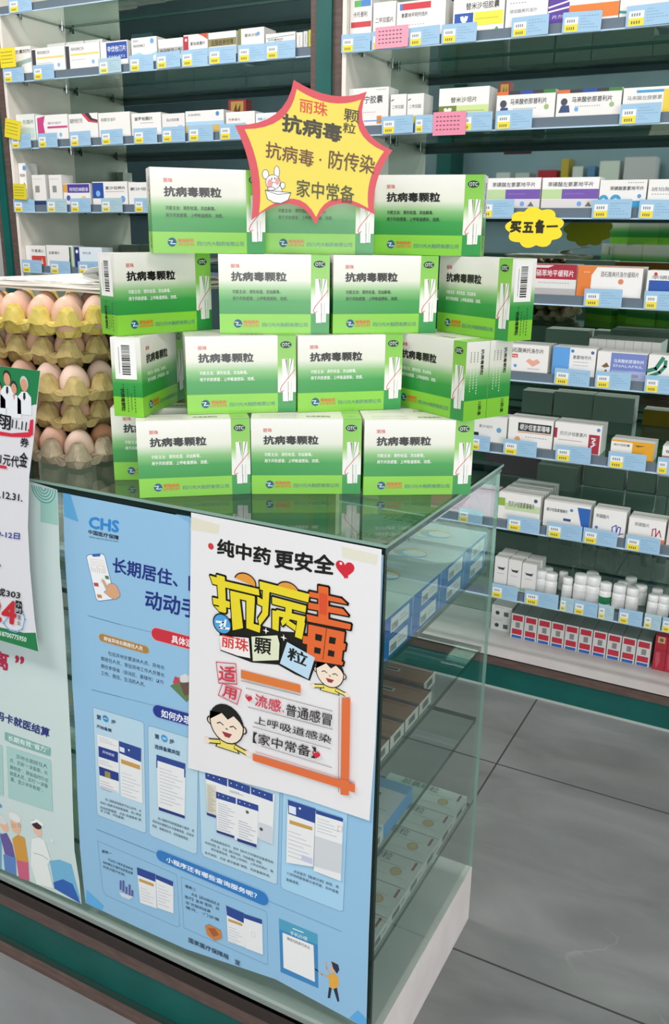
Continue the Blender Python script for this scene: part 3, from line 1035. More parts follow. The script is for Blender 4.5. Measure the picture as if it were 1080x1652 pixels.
P.text('服务一', (-0.4853, 0.2646), (-0.4642, 0.2681), (-0.4848, 0.2707), INK, .01, 1)
P.text('服务二', (-0.3178, 0.2660), (-0.2977, 0.2667), (-0.3175, 0.2718), INK, .01, 1)
body([('可以在小程序查询参保', 245, 1208, 425, 1282), ('地统筹区开通异地就医结算', 207, 1228, 425, 1312), ('的定点医疗机构。', 210, 1260, 372, 1325)], F5, 20)
body([('点击【异地联网定点', 850, 1460, 1055, 1540), ('医疗】查询“医院、药', 805, 1480, 1052, 1572), ('店”的联网结算', 808, 1520, 990, 1590), ('情况，“门诊慢', 808, 1555, 1052, 1650)], F5, 22)
for x, y, hh in ((330, 1410, 60), (350, 1425, 75), (372, 1440, 45), (395, 1450, 70), (415, 1460, 40)):
    shot(F5, [(x, y - hh), (x + 14, y - hh + 4), (x + 14, y + 10), (x, y + 6)], '5f5f98')
shot(F5, [(320, 1430), (430, 1470), (400, 1490), (345, 1468)], 'd3dae4')
shot(F5, [(455, 1255), (590, 1305), (600, 1555), (480, 1512)], WH)
shot(F5, [(455, 1255), (590, 1305), (590, 1362), (460, 1310)], '2c478f')
shot(F5, [(470, 1335), (578, 1375), (578, 1397), (472, 1357)], GLD)
marks(F5, (478, 1390), (570, 1425), (490, 1500), 5)
shot(F5, [(592, 1308), (720, 1360), (722, 1590), (604, 1548)], WH)
shot(F5, [(592, 1308), (720, 1360), (718, 1395), (594, 1340)], '2c478f')
marks(F5, (606, 1370), (705, 1405), (612, 1530), 7)
shot(F6, [(112, 950), (135, 940), (205, 975), (212, 1020), (170, 1035), (125, 1000)], 'c98145')
shot(F6, [(130, 960), (170, 962), (195, 1000), (160, 1012)], 'a85d34')
shot(F6, [(235, 830), (340, 875), (345, 1072), (247, 1038)], WH)
shot(F6, [(235, 830), (340, 875), (338, 932), (240, 885)], '2c478f')
shot(F6, [(248, 905), (330, 935), (330, 950), (248, 920)], GLD)
marks(F6, (250, 945), (330, 975), (252, 1040), 6)
shot(F6, [(340, 878), (445, 912), (450, 1115), (346, 1075)], WH)
shot(F6, [(340, 878), (445, 912), (445, 938), (340, 902)], '2c478f')
P.loop([F6(384, 980), F6(402, 986), F6(404, 1015), F6(386, 1008)], .0005, 'b9bcc6')
P.text('国家医疗保障局', (-0.3153, 0.1633), (-0.2396, 0.1644), (-0.3148, 0.1729), '24364a', .01, 1)
P.text('宣', (-0.2279, 0.1627), (-0.2181, 0.1631), (-0.2277, 0.1717), '24364a', .01, 1)
b.build('service_panels', o)
b, P = printer(YB)
P.poly([(-0.1492, 0.2819), (-0.0851, 0.2823), (-0.0829, 0.1867), (-0.1469, 0.1854)], '3f86bd')
P.poly([(-0.1492, 0.2819), (-0.0851, 0.2823), (-0.0847, 0.2638), (-0.1482, 0.2630)], '4f9fbe')
P.line([(-0.1256, 0.2741), (-0.1084, 0.2748)], .0016, 'eef3f4')
P.text('手机办理', (-0.1302, 0.2613), (-0.1016, 0.2627), (-0.1302, 0.2681), 'd5e6ee', .01, 1)
P.poly([(-0.1430, 0.2592), (-0.0914, 0.2601), (-0.0887, 0.1955), (-0.1415, 0.1960)], 'ececea')
P.text('微信扫码即可关注', (-0.1354, 0.2497), (-0.0976, 0.2499), (-0.1354, 0.2552), '6a5f58', .01, 1)
b.build('blank_card', o)
b, P = printer(YB)
P.line([(-0.0883, 0.2191), (-0.0775, 0.2144), (-0.0669, 0.2156)], .0022, 'dba37c')
P.line([(-0.0716, 0.2394), (-0.0698, 0.2296), (-0.0642, 0.2209)], .0022, 'dba37c')
P.poly([(-0.0625, 0.2423), (-0.0557, 0.2470), (-0.0528, 0.2378), (-0.0576, 0.2263), (-0.0631, 0.2276)], 'e2ad86')
P.poly([(-0.0625, 0.2453), (-0.0515, 0.2445), (-0.0494, 0.2363), (-0.0532, 0.2275), (-0.0596, 0.2345)], '27304a')
P.poly([(-0.0669, 0.2196), (-0.0576, 0.2263), (-0.0503, 0.2221), (-0.0501, 0.2068), (-0.0563, 0.1981), (-0.0647, 0.1980)], 'e3a843')
P.poly([(-0.0655, 0.1976), (-0.0610, 0.1976), (-0.0636, 0.1782), (-0.0675, 0.1768)], '262d40')
P.poly([(-0.0583, 0.1978), (-0.0528, 0.2030), (-0.0485, 0.1811), (-0.0513, 0.1776)], '262d40')
b.build('figure_drawing', o)

# --- pale green poster at the left
YP = -0.0022
o = sheet('clinic_poster', [(-0.9649, 0.9167), (-0.5156, 0.8724), (-0.5188, 0.8154), (-0.5233, 0.7571), (-0.5240, 0.6788), (-0.5292, 0.5413), (-0.5347, 0.4218), (-0.5416, 0.3267), (-0.5464, 0.2446), (-0.5415, 0.1836), (-0.5414, 0.1390), (-1.1543, 0.1238)], YP, 'cddcd9',
          'pale green poster with drawn elders and nurse, left part of the counter front')
b, P = printer(YP)
P.poly([(-0.5488, 0.8713), (-0.5164, 0.8723), (-0.5193, 0.8183), (-0.5540, 0.8179)], '9fcabf')
for r in (.024, .0195, .015, .0105, .006):
    P.circ((-0.5421, 0.8723), r, '5fa79e', n=24, a0=math.pi, a1=2 * math.pi)
    P.circ((-0.5421, 0.8723), r - .0022, 'bcd6cf', n=24, a0=math.pi, a1=2 * math.pi)
P.text('离', (-0.6969, 0.5459), (-0.6566, 0.5474), (-0.6909, 0.5795), 'b8214a', .03)
P.text('”', (-0.6399, 0.5670), (-0.6194, 0.5687), (-0.6373, 0.5816), 'b8214a', .03)
P.text('码卡就医结算', (-0.7002, 0.4479), (-0.5793, 0.4487), (-0.6960, 0.4662), '27327c', .025)
P.poly([(-0.6813, 0.4292), (-0.5778, 0.4306), (-0.5803, 0.4148), (-0.6676, 0.4114), (-0.6834, 0.4138)], '7fb2ab')
P.text('长期有效“省力”', (-0.6756, 0.4146), (-0.5838, 0.4190), (-0.6740, 0.4260), 'eef4f0', .01, 1)
P.poly([(-0.6812, 0.4018), (-0.5805, 0.4071), (-0.5874, 0.3072), (-0.6908, 0.2984)], 'a9cec9')
P.poly([(-0.7208, 0.3975), (-0.6915, 0.4002), (-0.7028, 0.2976), (-0.7361, 0.2944)], 'a9cec9')
FP = lambda x, y: cpX(x, y)
for s, x0, y0, x1, y1 in (('异地长期居住人', 100, 688, 288, 752), ('员，实现“一次备案、长', 62, 712, 290, 792), ('期有效”，跨省临时外出', 62, 752, 292, 836),
                          ('就医人员，实行“一次备', 62, 790, 292, 870), ('案，至少半年有效”。', 66, 826, 262, 896)):
    P.text(s, FP(x0, y0), FP(x1, y1), FP(x0, y0 - 26), '34535a', .0, 1)
b.build('lettering', o)
b, P = printer(YP)
P.poly([(-0.6070, 0.2009), (-0.5829, 0.2131), (-0.5560, 0.2144), (-0.5420, 0.1480), (-0.6014, 0.1486)], '74b4d6')
P.poly([(-0.6034, 0.1581), (-0.5796, 0.1747), (-0.5572, 0.1738), (-0.5421, 0.1394), (-0.6018, 0.1458)], '2f63b0')
b.build('printed_pattern', o)
b, P = printer(YP)
P.d += 0.0002
P.poly([(-0.7588, 0.1974), (-0.7191, 0.2157), (-0.7306, 0.1344), (-0.7690, 0.1298)], '6fa7c6')
P.poly([(-0.7239, 0.2105), (-0.7063, 0.2205), (-0.6950, 0.2008), (-0.6917, 0.1744), (-0.7172, 0.1714)], '6a5a9a')
P.poly([(-0.7215, 0.1697), (-0.6904, 0.1749), (-0.6936, 0.1359), (-0.7224, 0.1341)], '5f86c0')
P.circ((-0.7104, 0.2343), .0105, 'e9b99a', .0125)
P.circ((-0.7151, 0.2446), .013, 'd9dad8', .009)
b.build('elder_woman_drawing', o)
b, P = printer(YP)
P.d += 0.0004
P.circ((-0.6813, 0.2434), .0125, 'e9b99a', .0145)
P.circ((-0.6808, 0.2621), .0145, 'e6e6e2', .0095)
for x in (75, 110):
    P.loop([cpX(x,1085), cpX(x+18,1090), cpX(x+17,1105), cpX(x-1,1100)], .0005, '58524c')
P.poly([(-0.6933, 0.2134), (-0.6774, 0.2279), (-0.6618, 0.2270), (-0.6594, 0.1774), (-0.6890, 0.1702)], 'd49a42')
P.poly([(-0.6889, 0.1710), (-0.6594, 0.1774), (-0.6622, 0.1367), (-0.6878, 0.1340)], 'cf6280')
b.build('elder_man_drawing', o)
b, P = printer(YP)
P.d += 0.0006
P.circ((-0.6281, 0.2547), .0098, 'edbfa6', .0115)
P.circ((-0.6291, 0.2660), .0115, '3a2530', .0085)
P.poly([(-0.6419, 0.2679), (-0.6263, 0.2795), (-0.6130, 0.2735), (-0.6138, 0.2667), (-0.6272, 0.2716), (-0.6417, 0.2630)], 'f0f0ee')
P.poly([(-0.6448, 0.2318), (-0.6270, 0.2418), (-0.6139, 0.2402), (-0.6034, 0.2057), (-0.6118, 0.1923), (-0.6037, 0.1460), (-0.6434, 0.1382), (-0.6533, 0.1757)], 'e9ece8')
P.line([(-0.6432, 0.2036), (-0.6236, 0.2062), (-0.6086, 0.2037)], .0018, 'a9c4c2')
P.circ((-0.5957, 0.2470), .0035, 'dfe9e8')
b.build('nurse_drawing', o)
b, P = printer(YP)
P.d += 0.0004
P.circ((-0.7142, 0.2736), .004, '5f97c4')
P.poly([(-0.6536, 0.4026), (-0.6422, 0.4030), (-0.6428, 0.3871), (-0.6530, 0.3696), (-0.6547, 0.3769)], 'e9efec')
b.build('paper_scrap', o)

# --- white hand-lettered poster
YW = -0.0045
o = sheet('lettered_poster', [(-0.3003, 0.4856), (-0.2885, 0.6848), (-0.2773, 0.8775), (-0.0030, 0.8763), (-0.0023, 0.7334), (-0.0034, 0.6192), (-0.0085, 0.5013), (-0.1175, 0.5002), (-0.2127, 0.4921)], YW, 'e9e5e6',
          'white hand-lettered poster with cartoon heads taped over the blue poster')
b = MB()
P = Print(b, (0, YW, 0), XF, ZF, NF, 0.0001)
P.poly([(-0.2769, 0.8714), (-0.2322, 0.8682), (-0.2341, 0.8559), (-0.2449, 0.8546), (-0.2793, 0.8535)], 'e0dac6')
P.poly([(-0.0555, 0.8709), (-0.0071, 0.8688), (-0.0087, 0.8558), (-0.0540, 0.8570)], 'e0dccb')
b.build('sticky_tape', o)
b, P = printer(YW)
BK = '15130f'


def heart(c, r):
    pts = []
    for i in range(24):
        t = 2 * math.pi * i / 24
        pts.append((c[0] + r * math.sin(t) ** 3, c[1] + r * (13 * math.cos(t) - 5 * math.cos(2 * t) - 2 * math.cos(3 * t) - math.cos(4 * t)) / 16))
    P.poly(pts, 'cf2536')
    P.circ((c[0] - r * .45, c[1] + r * .45), r * .14, 'f3e4e2')


P.circ((-0.2471, 0.8362), .0045, 'cf3a35')
P.text('纯中药', (-0.2382, 0.8262), (-0.1560, 0.8263), (-0.2368, 0.8496), BK, .035)
P.text('更安全', (-0.1503, 0.8248), (-0.0650, 0.8313), (-0.1495, 0.8510), BK, .035)
heart((-0.0503, 0.8432), .0128)
P.circ((-0.0475, 0.8332), .0018, 'cf2536')
# the big three-character heading on its black backing
P.poly([(-0.2381, 0.7343), (-0.2066, 0.7442), (-0.1703, 0.7413), (-0.1408, 0.7399), (-0.1005, 0.7466), (-0.0876, 0.7118), (-0.0979, 0.6804), (-0.1205, 0.6839), (-0.1455, 0.6910), (-0.1864, 0.6840), (-0.2364, 0.6888)], BK)
KANG = (
    [[(-0.2495, 0.7954), (-0.2262, 0.7942), (-0.2265, 0.7843), (-0.2452, 0.7843)],
     [(-0.2385, 0.7989), (-0.2255, 0.7982), (-0.2245, 0.7480), (-0.2357, 0.7484)],
     [(-0.2459, 0.7650), (-0.2184, 0.7647), (-0.2187, 0.7555), (-0.2453, 0.7553)],
     [(-0.2438, 0.7534), (-0.2256, 0.7531), (-0.2258, 0.7466), (-0.2358, 0.7469)],
     [(-0.2275, 0.7923), (-0.1731, 0.7920), (-0.1721, 0.7831), (-0.2253, 0.7834)],
     [(-0.2174, 0.7807), (-0.1793, 0.7805), (-0.1794, 0.7717), (-0.2167, 0.7720)],
     [(-0.2175, 0.7779), (-0.2034, 0.7781), (-0.1983, 0.7315), (-0.2149, 0.7243)],
     [(-0.1923, 0.7722), (-0.1794, 0.7723), (-0.1817, 0.7415), (-0.1709, 0.7412), (-0.1723, 0.7309), (-0.1931, 0.7327)]], 'e8d42a')
BING = (
    [[(-0.1718, 0.8031), (-0.0985, 0.8007), (-0.1001, 0.7893), (-0.1711, 0.7919)],
     [(-0.1666, 0.7945), (-0.1567, 0.7944), (-0.1594, 0.7589), (-0.1727, 0.7402), (-0.1747, 0.7508), (-0.1682, 0.7610)],
     [(-0.1751, 0.7814), (-0.1657, 0.7779), (-0.1670, 0.7690), (-0.1752, 0.7710)],
     [(-0.1527, 0.7856), (-0.1029, 0.7840), (-0.1040, 0.7747), (-0.1528, 0.7759)],
     [(-0.1528, 0.7672), (-0.1423, 0.7673), (-0.1437, 0.7398), (-0.1531, 0.7409)],
     [(-0.1464, 0.7691), (-0.1040, 0.7692), (-0.1056, 0.7605), (-0.1465, 0.7607)],
     [(-0.1159, 0.7606), (-0.1045, 0.7608), (-0.1090, 0.7365), (-0.1193, 0.7379)],
     [(-0.1330, 0.7790), (-0.1233, 0.7796), (-0.1244, 0.7627), (-0.1378, 0.7483), (-0.1401, 0.7548), (-0.1331, 0.7648)],
     [(-0.1296, 0.7588), (-0.1176, 0.7540), (-0.1187, 0.7462), (-0.1325, 0.7522)]], 'e8d42a')
DU = (
    [[(-0.0986, 0.8043), (-0.0538, 0.8044), (-0.0452, 0.7986), (-0.0985, 0.7970)],
     [(-0.0859, 0.8147), (-0.0718, 0.8151), (-0.0712, 0.7731), (-0.0856, 0.7725)],
     [(-0.0996, 0.7895), (-0.0515, 0.7911), (-0.0433, 0.7836), (-0.1001, 0.7809)],
     [(-0.1023, 0.7730), (-0.0399, 0.7734), (-0.0408, 0.7659), (-0.1011, 0.7634)],
     [(-0.0994, 0.7598), (-0.0482, 0.7610), (-0.0523, 0.7180), (-0.1021, 0.7147)],
     [(-0.1073, 0.7423), (-0.0463, 0.7457), (-0.0477, 0.7363), (-0.1078, 0.7314)],
     [(-0.1018, 0.7178), (-0.0496, 0.7203), (-0.0506, 0.7152), (-0.1026, 0.7102)]], 'e2672f')
for strokes, col in (KANG, BING, DU):
    for q in strokes:
        P.poly(q, BK)
        P.loop(q, .0046, BK)
for c in ((-0.1939, 0.7970), (-0.1301, 0.7978)):
    P.circ(c, .0172, BK, .0132, a0=-.25, a1=math.pi - .25, n=14)
    P.circ(c, .0155, 'e39a38', .0115, a0=-.25, a1=math.pi - .25, n=14)
for strokes, col in (KANG, BING, DU):
    for q in strokes:
        P.poly(q, col)
P.poly([(-0.0893, 0.7493), (-0.0795, 0.7494), (-0.0808, 0.7406), (-0.0898, 0.7406)], BK)
P.poly([(-0.0693, 0.7500), (-0.0602, 0.7503), (-0.0615, 0.7412), (-0.0703, 0.7410)], BK)
P.poly([(-0.0905, 0.7307), (-0.0813, 0.7308), (-0.0823, 0.7227), (-0.0913, 0.7223)], BK)
P.poly([(-0.0707, 0.7317), (-0.0619, 0.7318), (-0.0628, 0.7235), (-0.0717, 0.7234)], BK)
P.line([(-0.0736, 0.7604), (-0.0783, 0.7163)], .0007, BK)
P.poly([(-0.0842, 0.8058), (-0.0733, 0.8060), (-0.0735, 0.7781), (-0.0839, 0.7776)], 'd9502c')
P.circ((-0.2313, 0.7301), .0152, BK)
P.circ((-0.2313, 0.7301), .0134, '4f9fd8')
P.line([(-0.2407, 0.7314), (-0.2293, 0.7329), (-0.2365, 0.7238), (-0.2315, 0.7238)], .003, 'f2f5f6')
P.line([(-0.2254, 0.7371), (-0.2283, 0.7246), (-0.2201, 0.7259)], .003, 'f2f5f6')
P.poly([(-0.2363, 0.7119), (-0.1894, 0.7196), (-0.1875, 0.6908), (-0.2080, 0.6894), (-0.2347, 0.6915)], 'f1e9e6')
P.text('丽珠', (-0.2336, 0.6964), (-0.1904, 0.6984), (-0.2323, 0.7156), 'd63a33', .02)
P.poly([(-0.1851, 0.7226), (-0.1452, 0.7339), (-0.1420, 0.7231), (-0.1434, 0.6991), (-0.1833, 0.6876)], 'dfe3c4')
P.text('顆', (-0.1818, 0.6999), (-0.1552, 0.7031), (-0.1802, 0.7234), BK, .02)
P.poly([(-0.1306, 0.7281), (-0.0896, 0.7162), (-0.0990, 0.6834), (-0.1416, 0.6948)], 'bcd8ea')
P.text('粒', (-0.1316, 0.7035), (-0.1026, 0.6997), (-0.1274, 0.7222), BK, .02)
for c in ((-0.1623, 0.7363), (-0.1355, 0.7329)):
    P.poly([(c[0] - .005, c[1]), (c[0] - .001, c[1] - .001), (c[0], c[1] - .005), (c[0] + .001, c[1] - .001), (c[0] + .005, c[1]), (c[0] + .001, c[1] + .001), (c[0], c[1] + .005), (c[0] - .001, c[1] + .001)], 'f2f0ee')
P.loop([(-0.2427, 0.6708), (-0.2105, 0.6764), (-0.2096, 0.6460), (-0.2395, 0.6400)], .0012, 'd2374a')
P.text('适', (-0.2397, 0.6438), (-0.2121, 0.6482), (-0.2377, 0.6674), 'd2374a', .02)
P.loop([(-0.2330, 0.6412), (-0.2022, 0.6397), (-0.2097, 0.6157), (-0.2407, 0.6211)], .0012, 'd2374a')
P.text('用', (-0.2346, 0.6213), (-0.2121, 0.6210), (-0.2315, 0.6386), 'd2374a', .02)
P.poly([(-0.2022, 0.6698), (-0.1103, 0.6718), (-0.1103, 0.6605), (-0.2024, 0.6572)], 'dd7a3a')
for a, c in (((320, 880), (625, 956)), ((345, 918), (790, 1037)), ((355, 1015), (790, 1130)), ((380, 1115), (780, 1230)), ((425, 1215), (785, 1325))):
    P.line([FWX(a[0],a[1]), FWX(c[0],c[1])], .0007, '6a5a58')
heart((-0.1905, 0.6306), .0055)
P.text('流感', (-0.1813, 0.6219), (-0.1403, 0.6225), (-0.1804, 0.6404), 'd2374a', .012)
P.circ((-0.1363, 0.6259), .0012, 'd2374a')
P.text('普通感冒', (-0.1330, 0.6216), (-0.0648, 0.6249), (-0.1318, 0.6394), '26241f', .008)
P.text('上呼吸道感染', (-0.1824, 0.5948), (-0.0650, 0.5991), (-0.1809, 0.6072), '26241f', .008)
P.text('【家中常备】', (-0.1854, 0.5643), (-0.0879, 0.5703), (-0.1838, 0.5812), '26241f', .008)
heart((-0.0862, 0.5768), .006)
P.poly([(-0.0498, 0.6702), (-0.0380, 0.6729), (-0.0373, 0.5313), (-0.0495, 0.5285)], 'e06f3c')
P.line([(-0.0537, 0.6699), (-0.0527, 0.5310)], .0007, 'b34a3a')
P.poly([(-0.1854, 0.5469), (-0.0286, 0.5510), (-0.0289, 0.5386), (-0.1856, 0.5361)], 'e06f3c')
P.line([(-0.1809, 0.5514), (-0.0287, 0.5539)], .0007, 'b34a3a')
b.build('lettering', o)


def toon(c, r, side):
    """a plain round cartoon head with a fringe, shoulders in a yellow top"""
    x, z = c
    P.poly([(x - r * .75, z - r * 1.5), (x - r * .5, z - r * 1.02), (x + r * .5, z - r * 1.02), (x + r * .75, z - r * 1.5)], BK)
    P.poly([(x - r * .66, z - r * 1.45), (x - r * .44, z - r * 1.0), (x + r * .44, z - r * 1.0), (x + r * .66, z - r * 1.45)], 'ecd96a')
    for sg in (-1, 1):
        P.line([(x + sg * r * .5, z - r * 1.15), (x + sg * r * 1.15, z - r * 1.3)], r * .3, BK)
        P.line([(x + sg * r * .5, z - r * 1.15), (x + sg * r * 1.15, z - r * 1.3)], r * .18, 'ecd96a')
        P.circ((x + sg * r * 1.25, z - r * 1.3), r * .17, 'f1dcc4')
        P.circ((x + sg * r * .98, z - r * .05), r * .24, BK)
        P.circ((x + sg * r * .96, z - r * .05), r * .18, 'f1d9c2')
    P.circ(c, r * 1.05, BK, r * 1.12)
    P.circ(c, r * .98, 'f3dfca', r * 1.05)
    hair = [(x + r * 1.04 * math.cos(t * math.pi / 14), z + r * 1.1 * math.sin(t * math.pi / 14)) for t in range(15)]
    for i, k in enumerate((.32, .12, .38, .1, .4, .15)):
        hair.append((x - r * (1.0 - .36 * i), z + r * (k + .18)))
    P.poly(hair, BK)
    for sg in (-1, 1):
        P.line([(x + sg * r * .58, z - r * .1), (x + sg * r * .4, z + r * .0), (x + sg * r * .2, z - r * .1)], r * .06, BK)
    P.line([(x - r * .05, z - r * .25), (x + r * .05, z - r * .28)], r * .06, BK)
    P.poly([(x - r * .3, z - r * .48), (x + r * .32, z - r * .48), (x + r * .15, z - r * .74), (x - r * .12, z - r * .74)], '9b3138')


for c, r in (((-0.2290, 0.5790), .0275), ((-0.0686, 0.7008), .0195)):
    b, P = printer(YW)
    P.d += .001
    toon(c, r, 0)
    b.build('cartoon_head', o)

# --- notice sheet hung over the counter edge in front of the eggs
YN = -0.028
o = sheet('notice_sheet', [(-0.8983, 0.6020), (-0.8049, 1.0444), (-0.6938, 1.0470), (-0.5012, 1.0466), (-0.5260, 0.9470), (-0.5408, 0.8946), (-0.5533, 0.8171), (-0.5574, 0.7499), (-0.5580, 0.6717), (-0.5561, 0.6188), (-0.6372, 0.6181)], YN, 'dedce0',
          'white notice with green header and brush lettering hanging at the left edge', 'notice')
b, P = printer(YN)
P.poly([(-0.8049, 1.0444), (-0.6938, 1.0470), (-0.5012, 1.0466), (-0.5137, 1.0000), (-0.5196, 0.9989), (-0.5430, 0.9884), (-0.5840, 0.9916), (-0.8156, 0.9937)], '1e7c47')
b.build('green_header', o)
b, P = printer(YN)
P.poly([(-0.8936, 0.6245), (-0.6769, 0.6399), (-0.6340, 0.6408), (-0.5838, 0.6433), (-0.5580, 0.6494), (-0.5561, 0.6188), (-0.6372, 0.6181), (-0.8983, 0.6020)], '1e7c47')
P.text('18700775950', (-0.6360, 0.6264), (-0.5800, 0.6286), (-0.6340, 0.6348), 'dfe9e2', .02)
b.build('green_footer', o)
for x, y, r, hair, tie in ((-8, 140, 17, '2a2522', 0), (36, 97, 21, '302824', 1), (72, 145, 17, '2c2426', 0), (124, 128, 21, 'c9c6c0', 1)):
    b, P = printer(YN)
    P.d += .0003 + .0001 * (x > 60)
    P.poly([cnX(x-34,y+150), cnX(x-34,y+62), cnX(x-12,y+36), cnX(x+14,y+38), cnX(x+36,y+66), cnX(x+38,y+158)], 'e6e9ea')
    P.circ(cnX(x,y-6), r * .00036, hair, r * .00048)
    P.circ(cnX(x,y+4), r * .0003, 'd2997c', r * .00042)
    if tie:
        P.poly([cnX(x-4,y+42), cnX(x+6,y+42), cnX(x+8,y+70), cnX(x+1,y+82), cnX(x-5,y+70)], '2b2230')
    else:
        P.poly([cnX(x-7,y+34), cnX(x+8,y+34), cnX(x+1,y+66)], 'd58f9a')
    b.build('doctor_picture', o)

b, P = printer(YN)
P.d += .0006
P.text('翔', (-0.5981, 0.9581), (-0.5682, 0.9576), (-0.5933, 0.9804), '17151a', .02)
P.text('11.11.', (-0.5653, 0.9618), (-0.5317, 0.9606), (-0.5621, 0.9743), '17151a', .02)
P.poly([(-0.6127, 0.9542), (-0.5664, 0.9539), (-0.5326, 0.9594), (-0.5275, 0.9770), (-0.5214, 0.9787), (-0.5248, 0.9568), (-0.5328, 0.9522), (-0.5671, 0.9488), (-0.6137, 0.9478)], 'd6283f')
P.text('11元代', (-0.6041, 0.9054), (-0.5592, 0.9046), (-0.6001, 0.9227), '17151a', .02)
P.text('券', (-0.5519, 0.9371), (-0.5355, 0.9369), (-0.5494, 0.9508), '17151a', .02)
P.text('金', (-0.5581, 0.9079), (-0.5422, 0.9074), (-0.5529, 0.9297), '17151a', .02)
P.poly([(-0.6201, 0.9045), (-0.5824, 0.9043), (-0.5830, 0.9002), (-0.6209, 0.8991)], 'd6283f')
P.text('.12.31.', (-0.6044, 0.8539), (-0.5580, 0.8551), (-0.6020, 0.8649), '17151a', .02)
P.text('9-12日', (-0.6182, 0.7914), (-0.5713, 0.7954), (-0.6159, 0.8016), '2b3f9a', .02)
P.text('，', (-0.6227, 0.7428), (-0.6170, 0.7427), (-0.6219, 0.7486), '17151a', .02)
P.text('或303', (-0.6346, 0.6947), (-0.5831, 0.6986), (-0.6310, 0.7082), '17151a', .02)
P.loop([(-0.6242, 0.6502), (-0.6149, 0.6419), (-0.5984, 0.6412), (-0.5838, 0.6498), (-0.5766, 0.6675), (-0.5799, 0.6796), (-0.6048, 0.6709)], .0022, '7fb0dc')
P.text('24', (-0.6583, 0.6491), (-0.5973, 0.6532), (-0.6505, 0.6894), 'c8242f', .03)
P.poly([(-0.5925, 0.6953), (-0.5795, 0.6956), (-0.5814, 0.6748), (-0.5944, 0.6744)], '17151a')
P.text('小', (-0.5921, 0.6858), (-0.5815, 0.6862), (-0.5912, 0.6931), 'eceaea', .0, 1)
P.text('时', (-0.5934, 0.6760), (-0.5828, 0.6761), (-0.5924, 0.6839), 'eceaea', .0, 1)
P.text('营', (-0.5926, 0.6639), (-0.5852, 0.6640), (-0.5915, 0.6719), '17151a', .0, 1)
P.text('业', (-0.5946, 0.6551), (-0.5872, 0.6552), (-0.5936, 0.6624), '17151a', .0, 1)
b.build('lettering', o)

# ------------------------------------------------------------------ goods inside the counter


def carton(w, d, h, col, top=None, front=None, right=None, left=None, name='carton', rough=0.4):
    o = MB()
    t = lambda c: M(c, rough) if c else None
    o.box(0, w, 0, d, 0, h, M(col, rough), top=t(top), front=t(front), right=t(right), left=t(left))
    return o.build(name)


# blue cartons, two high, on the upper counter shelf
bw, bd, bh = .205, .0985, .029
proto = carton(bw, bd, bh, '1469b4', top='c3d3d6', right='0d6cb8', front='c4d4dc', name='blue_carton')
m = MB()
P = Print(m, (bw, 0, 0), (0, 1, 0), ZF, (1, 0, 0))
P.rect(.028, .004, .086, .0245, 'e2e4e4')
for k in range(9):
    P.rect(.031 + .0022 * k, .006, .0322 + .0022 * k, .016, '3c4044')
P.dots((.056, .012), (.082, .012), 9, .0012, '6c7076')
P.dots((.056, .017), (.074, .017), 6, .0012, '6c7076')
m.build('address_label', proto)
m = MB()
P = Print(m, (0, 0, bh), XF, (0, 1, 0), (0, 0, 1))
P.circ((.10, .048), .055, '9fc0d6', .03)
P.circ((.10, .05), .051, 'c9d9dc', .0265)
P.circ((.135, .05), .028, 'd9b84c', .02)
P.circ((.138, .046), .025, '6f9fc6', .016)
P.circ((.142, .05), .018, 'd5e0e0', .012)
P.text('口服液', (.03, .078), (.085, .078), None, '4a5f66', .01, 1)
P.dots((.03, .07), (.08, .07), 8, .002, '7a8c92')
m.build('top_print', proto)
m = MB()
P = Print(m, (0, 0, 0), XF, ZF, NF)
P.text('口服液', (.05, .008), (.12, .008), None, '3c5a78', .01, 1)
P.rect(0, 0, bw, .004, '1469b4')
m.build('front_print', proto)
first = True
for r, lv in enumerate(('lower', 'upper')):
    for k, wh in enumerate(('nearest the counter front', 'second from the counter front', 'third from the counter front', 'at the back of the shelf')):
        o = proto if first else dup(proto)
        first = False
        o.location = (-.0095 - bw, .013 + .1 * k + (.003 if r else 0), .7138 + r * (bh + .0004))
        tag(o, 'blue carton with white barcode label, %s layer, %s' % (lv, wh), 'carton', 'blue cartons in the counter')

# brown boxes on the second counter shelf
proto = None
for k, (y, x, wh) in enumerate(((.012, -.012, 'nearest the front'), (.062, -.012, 'second from the front'), (.112, -.012, 'third from the front'), (.162, -.012, 'fourth from the front'), (.222, -.03, 'set back behind the row'))):
    if proto is None:
        o = proto = carton(.16, .046, .02, '8c6b58', top='9a7258', right='d9d6ce', front='6b5a50', name='brown_carton')
        m = MB()
        P = Print(m, (.16, 0, 0), (0, 1, 0), ZF, (1, 0, 0))
        for j in range(10):
            P.rect(.012 + .0022 * j, .005, .0132 + .0022 * j, .015, '4c4c4e')
        m.build('barcode', o)
        m = MB()
        P = Print(m, (0, 0, .02), XF, (0, 1, 0), (0, 0, 1))
        P.rect(.0, 0.041, .16, .046, '3a322e')
        P.rect(.085, .014, .112, .024, 'd5d2c8')
        P.rect(.088, .016, .109, .022, '4a4442')
        P.text('胶囊', (.05, .028), (.085, .028), None, '5a2f24', .01, 1)
        P.dots((.1, .034), (.15, .034), 10, .0018, '54392e')
        m.build('top_print', o)
    else:
        o = dup(proto)
    o.location = (x - .16, y, .5673)
    tag(o, 'flat brown carton with white barcode edge, %s, second counter shelf' % wh, 'carton', 'brown cartons in the counter')

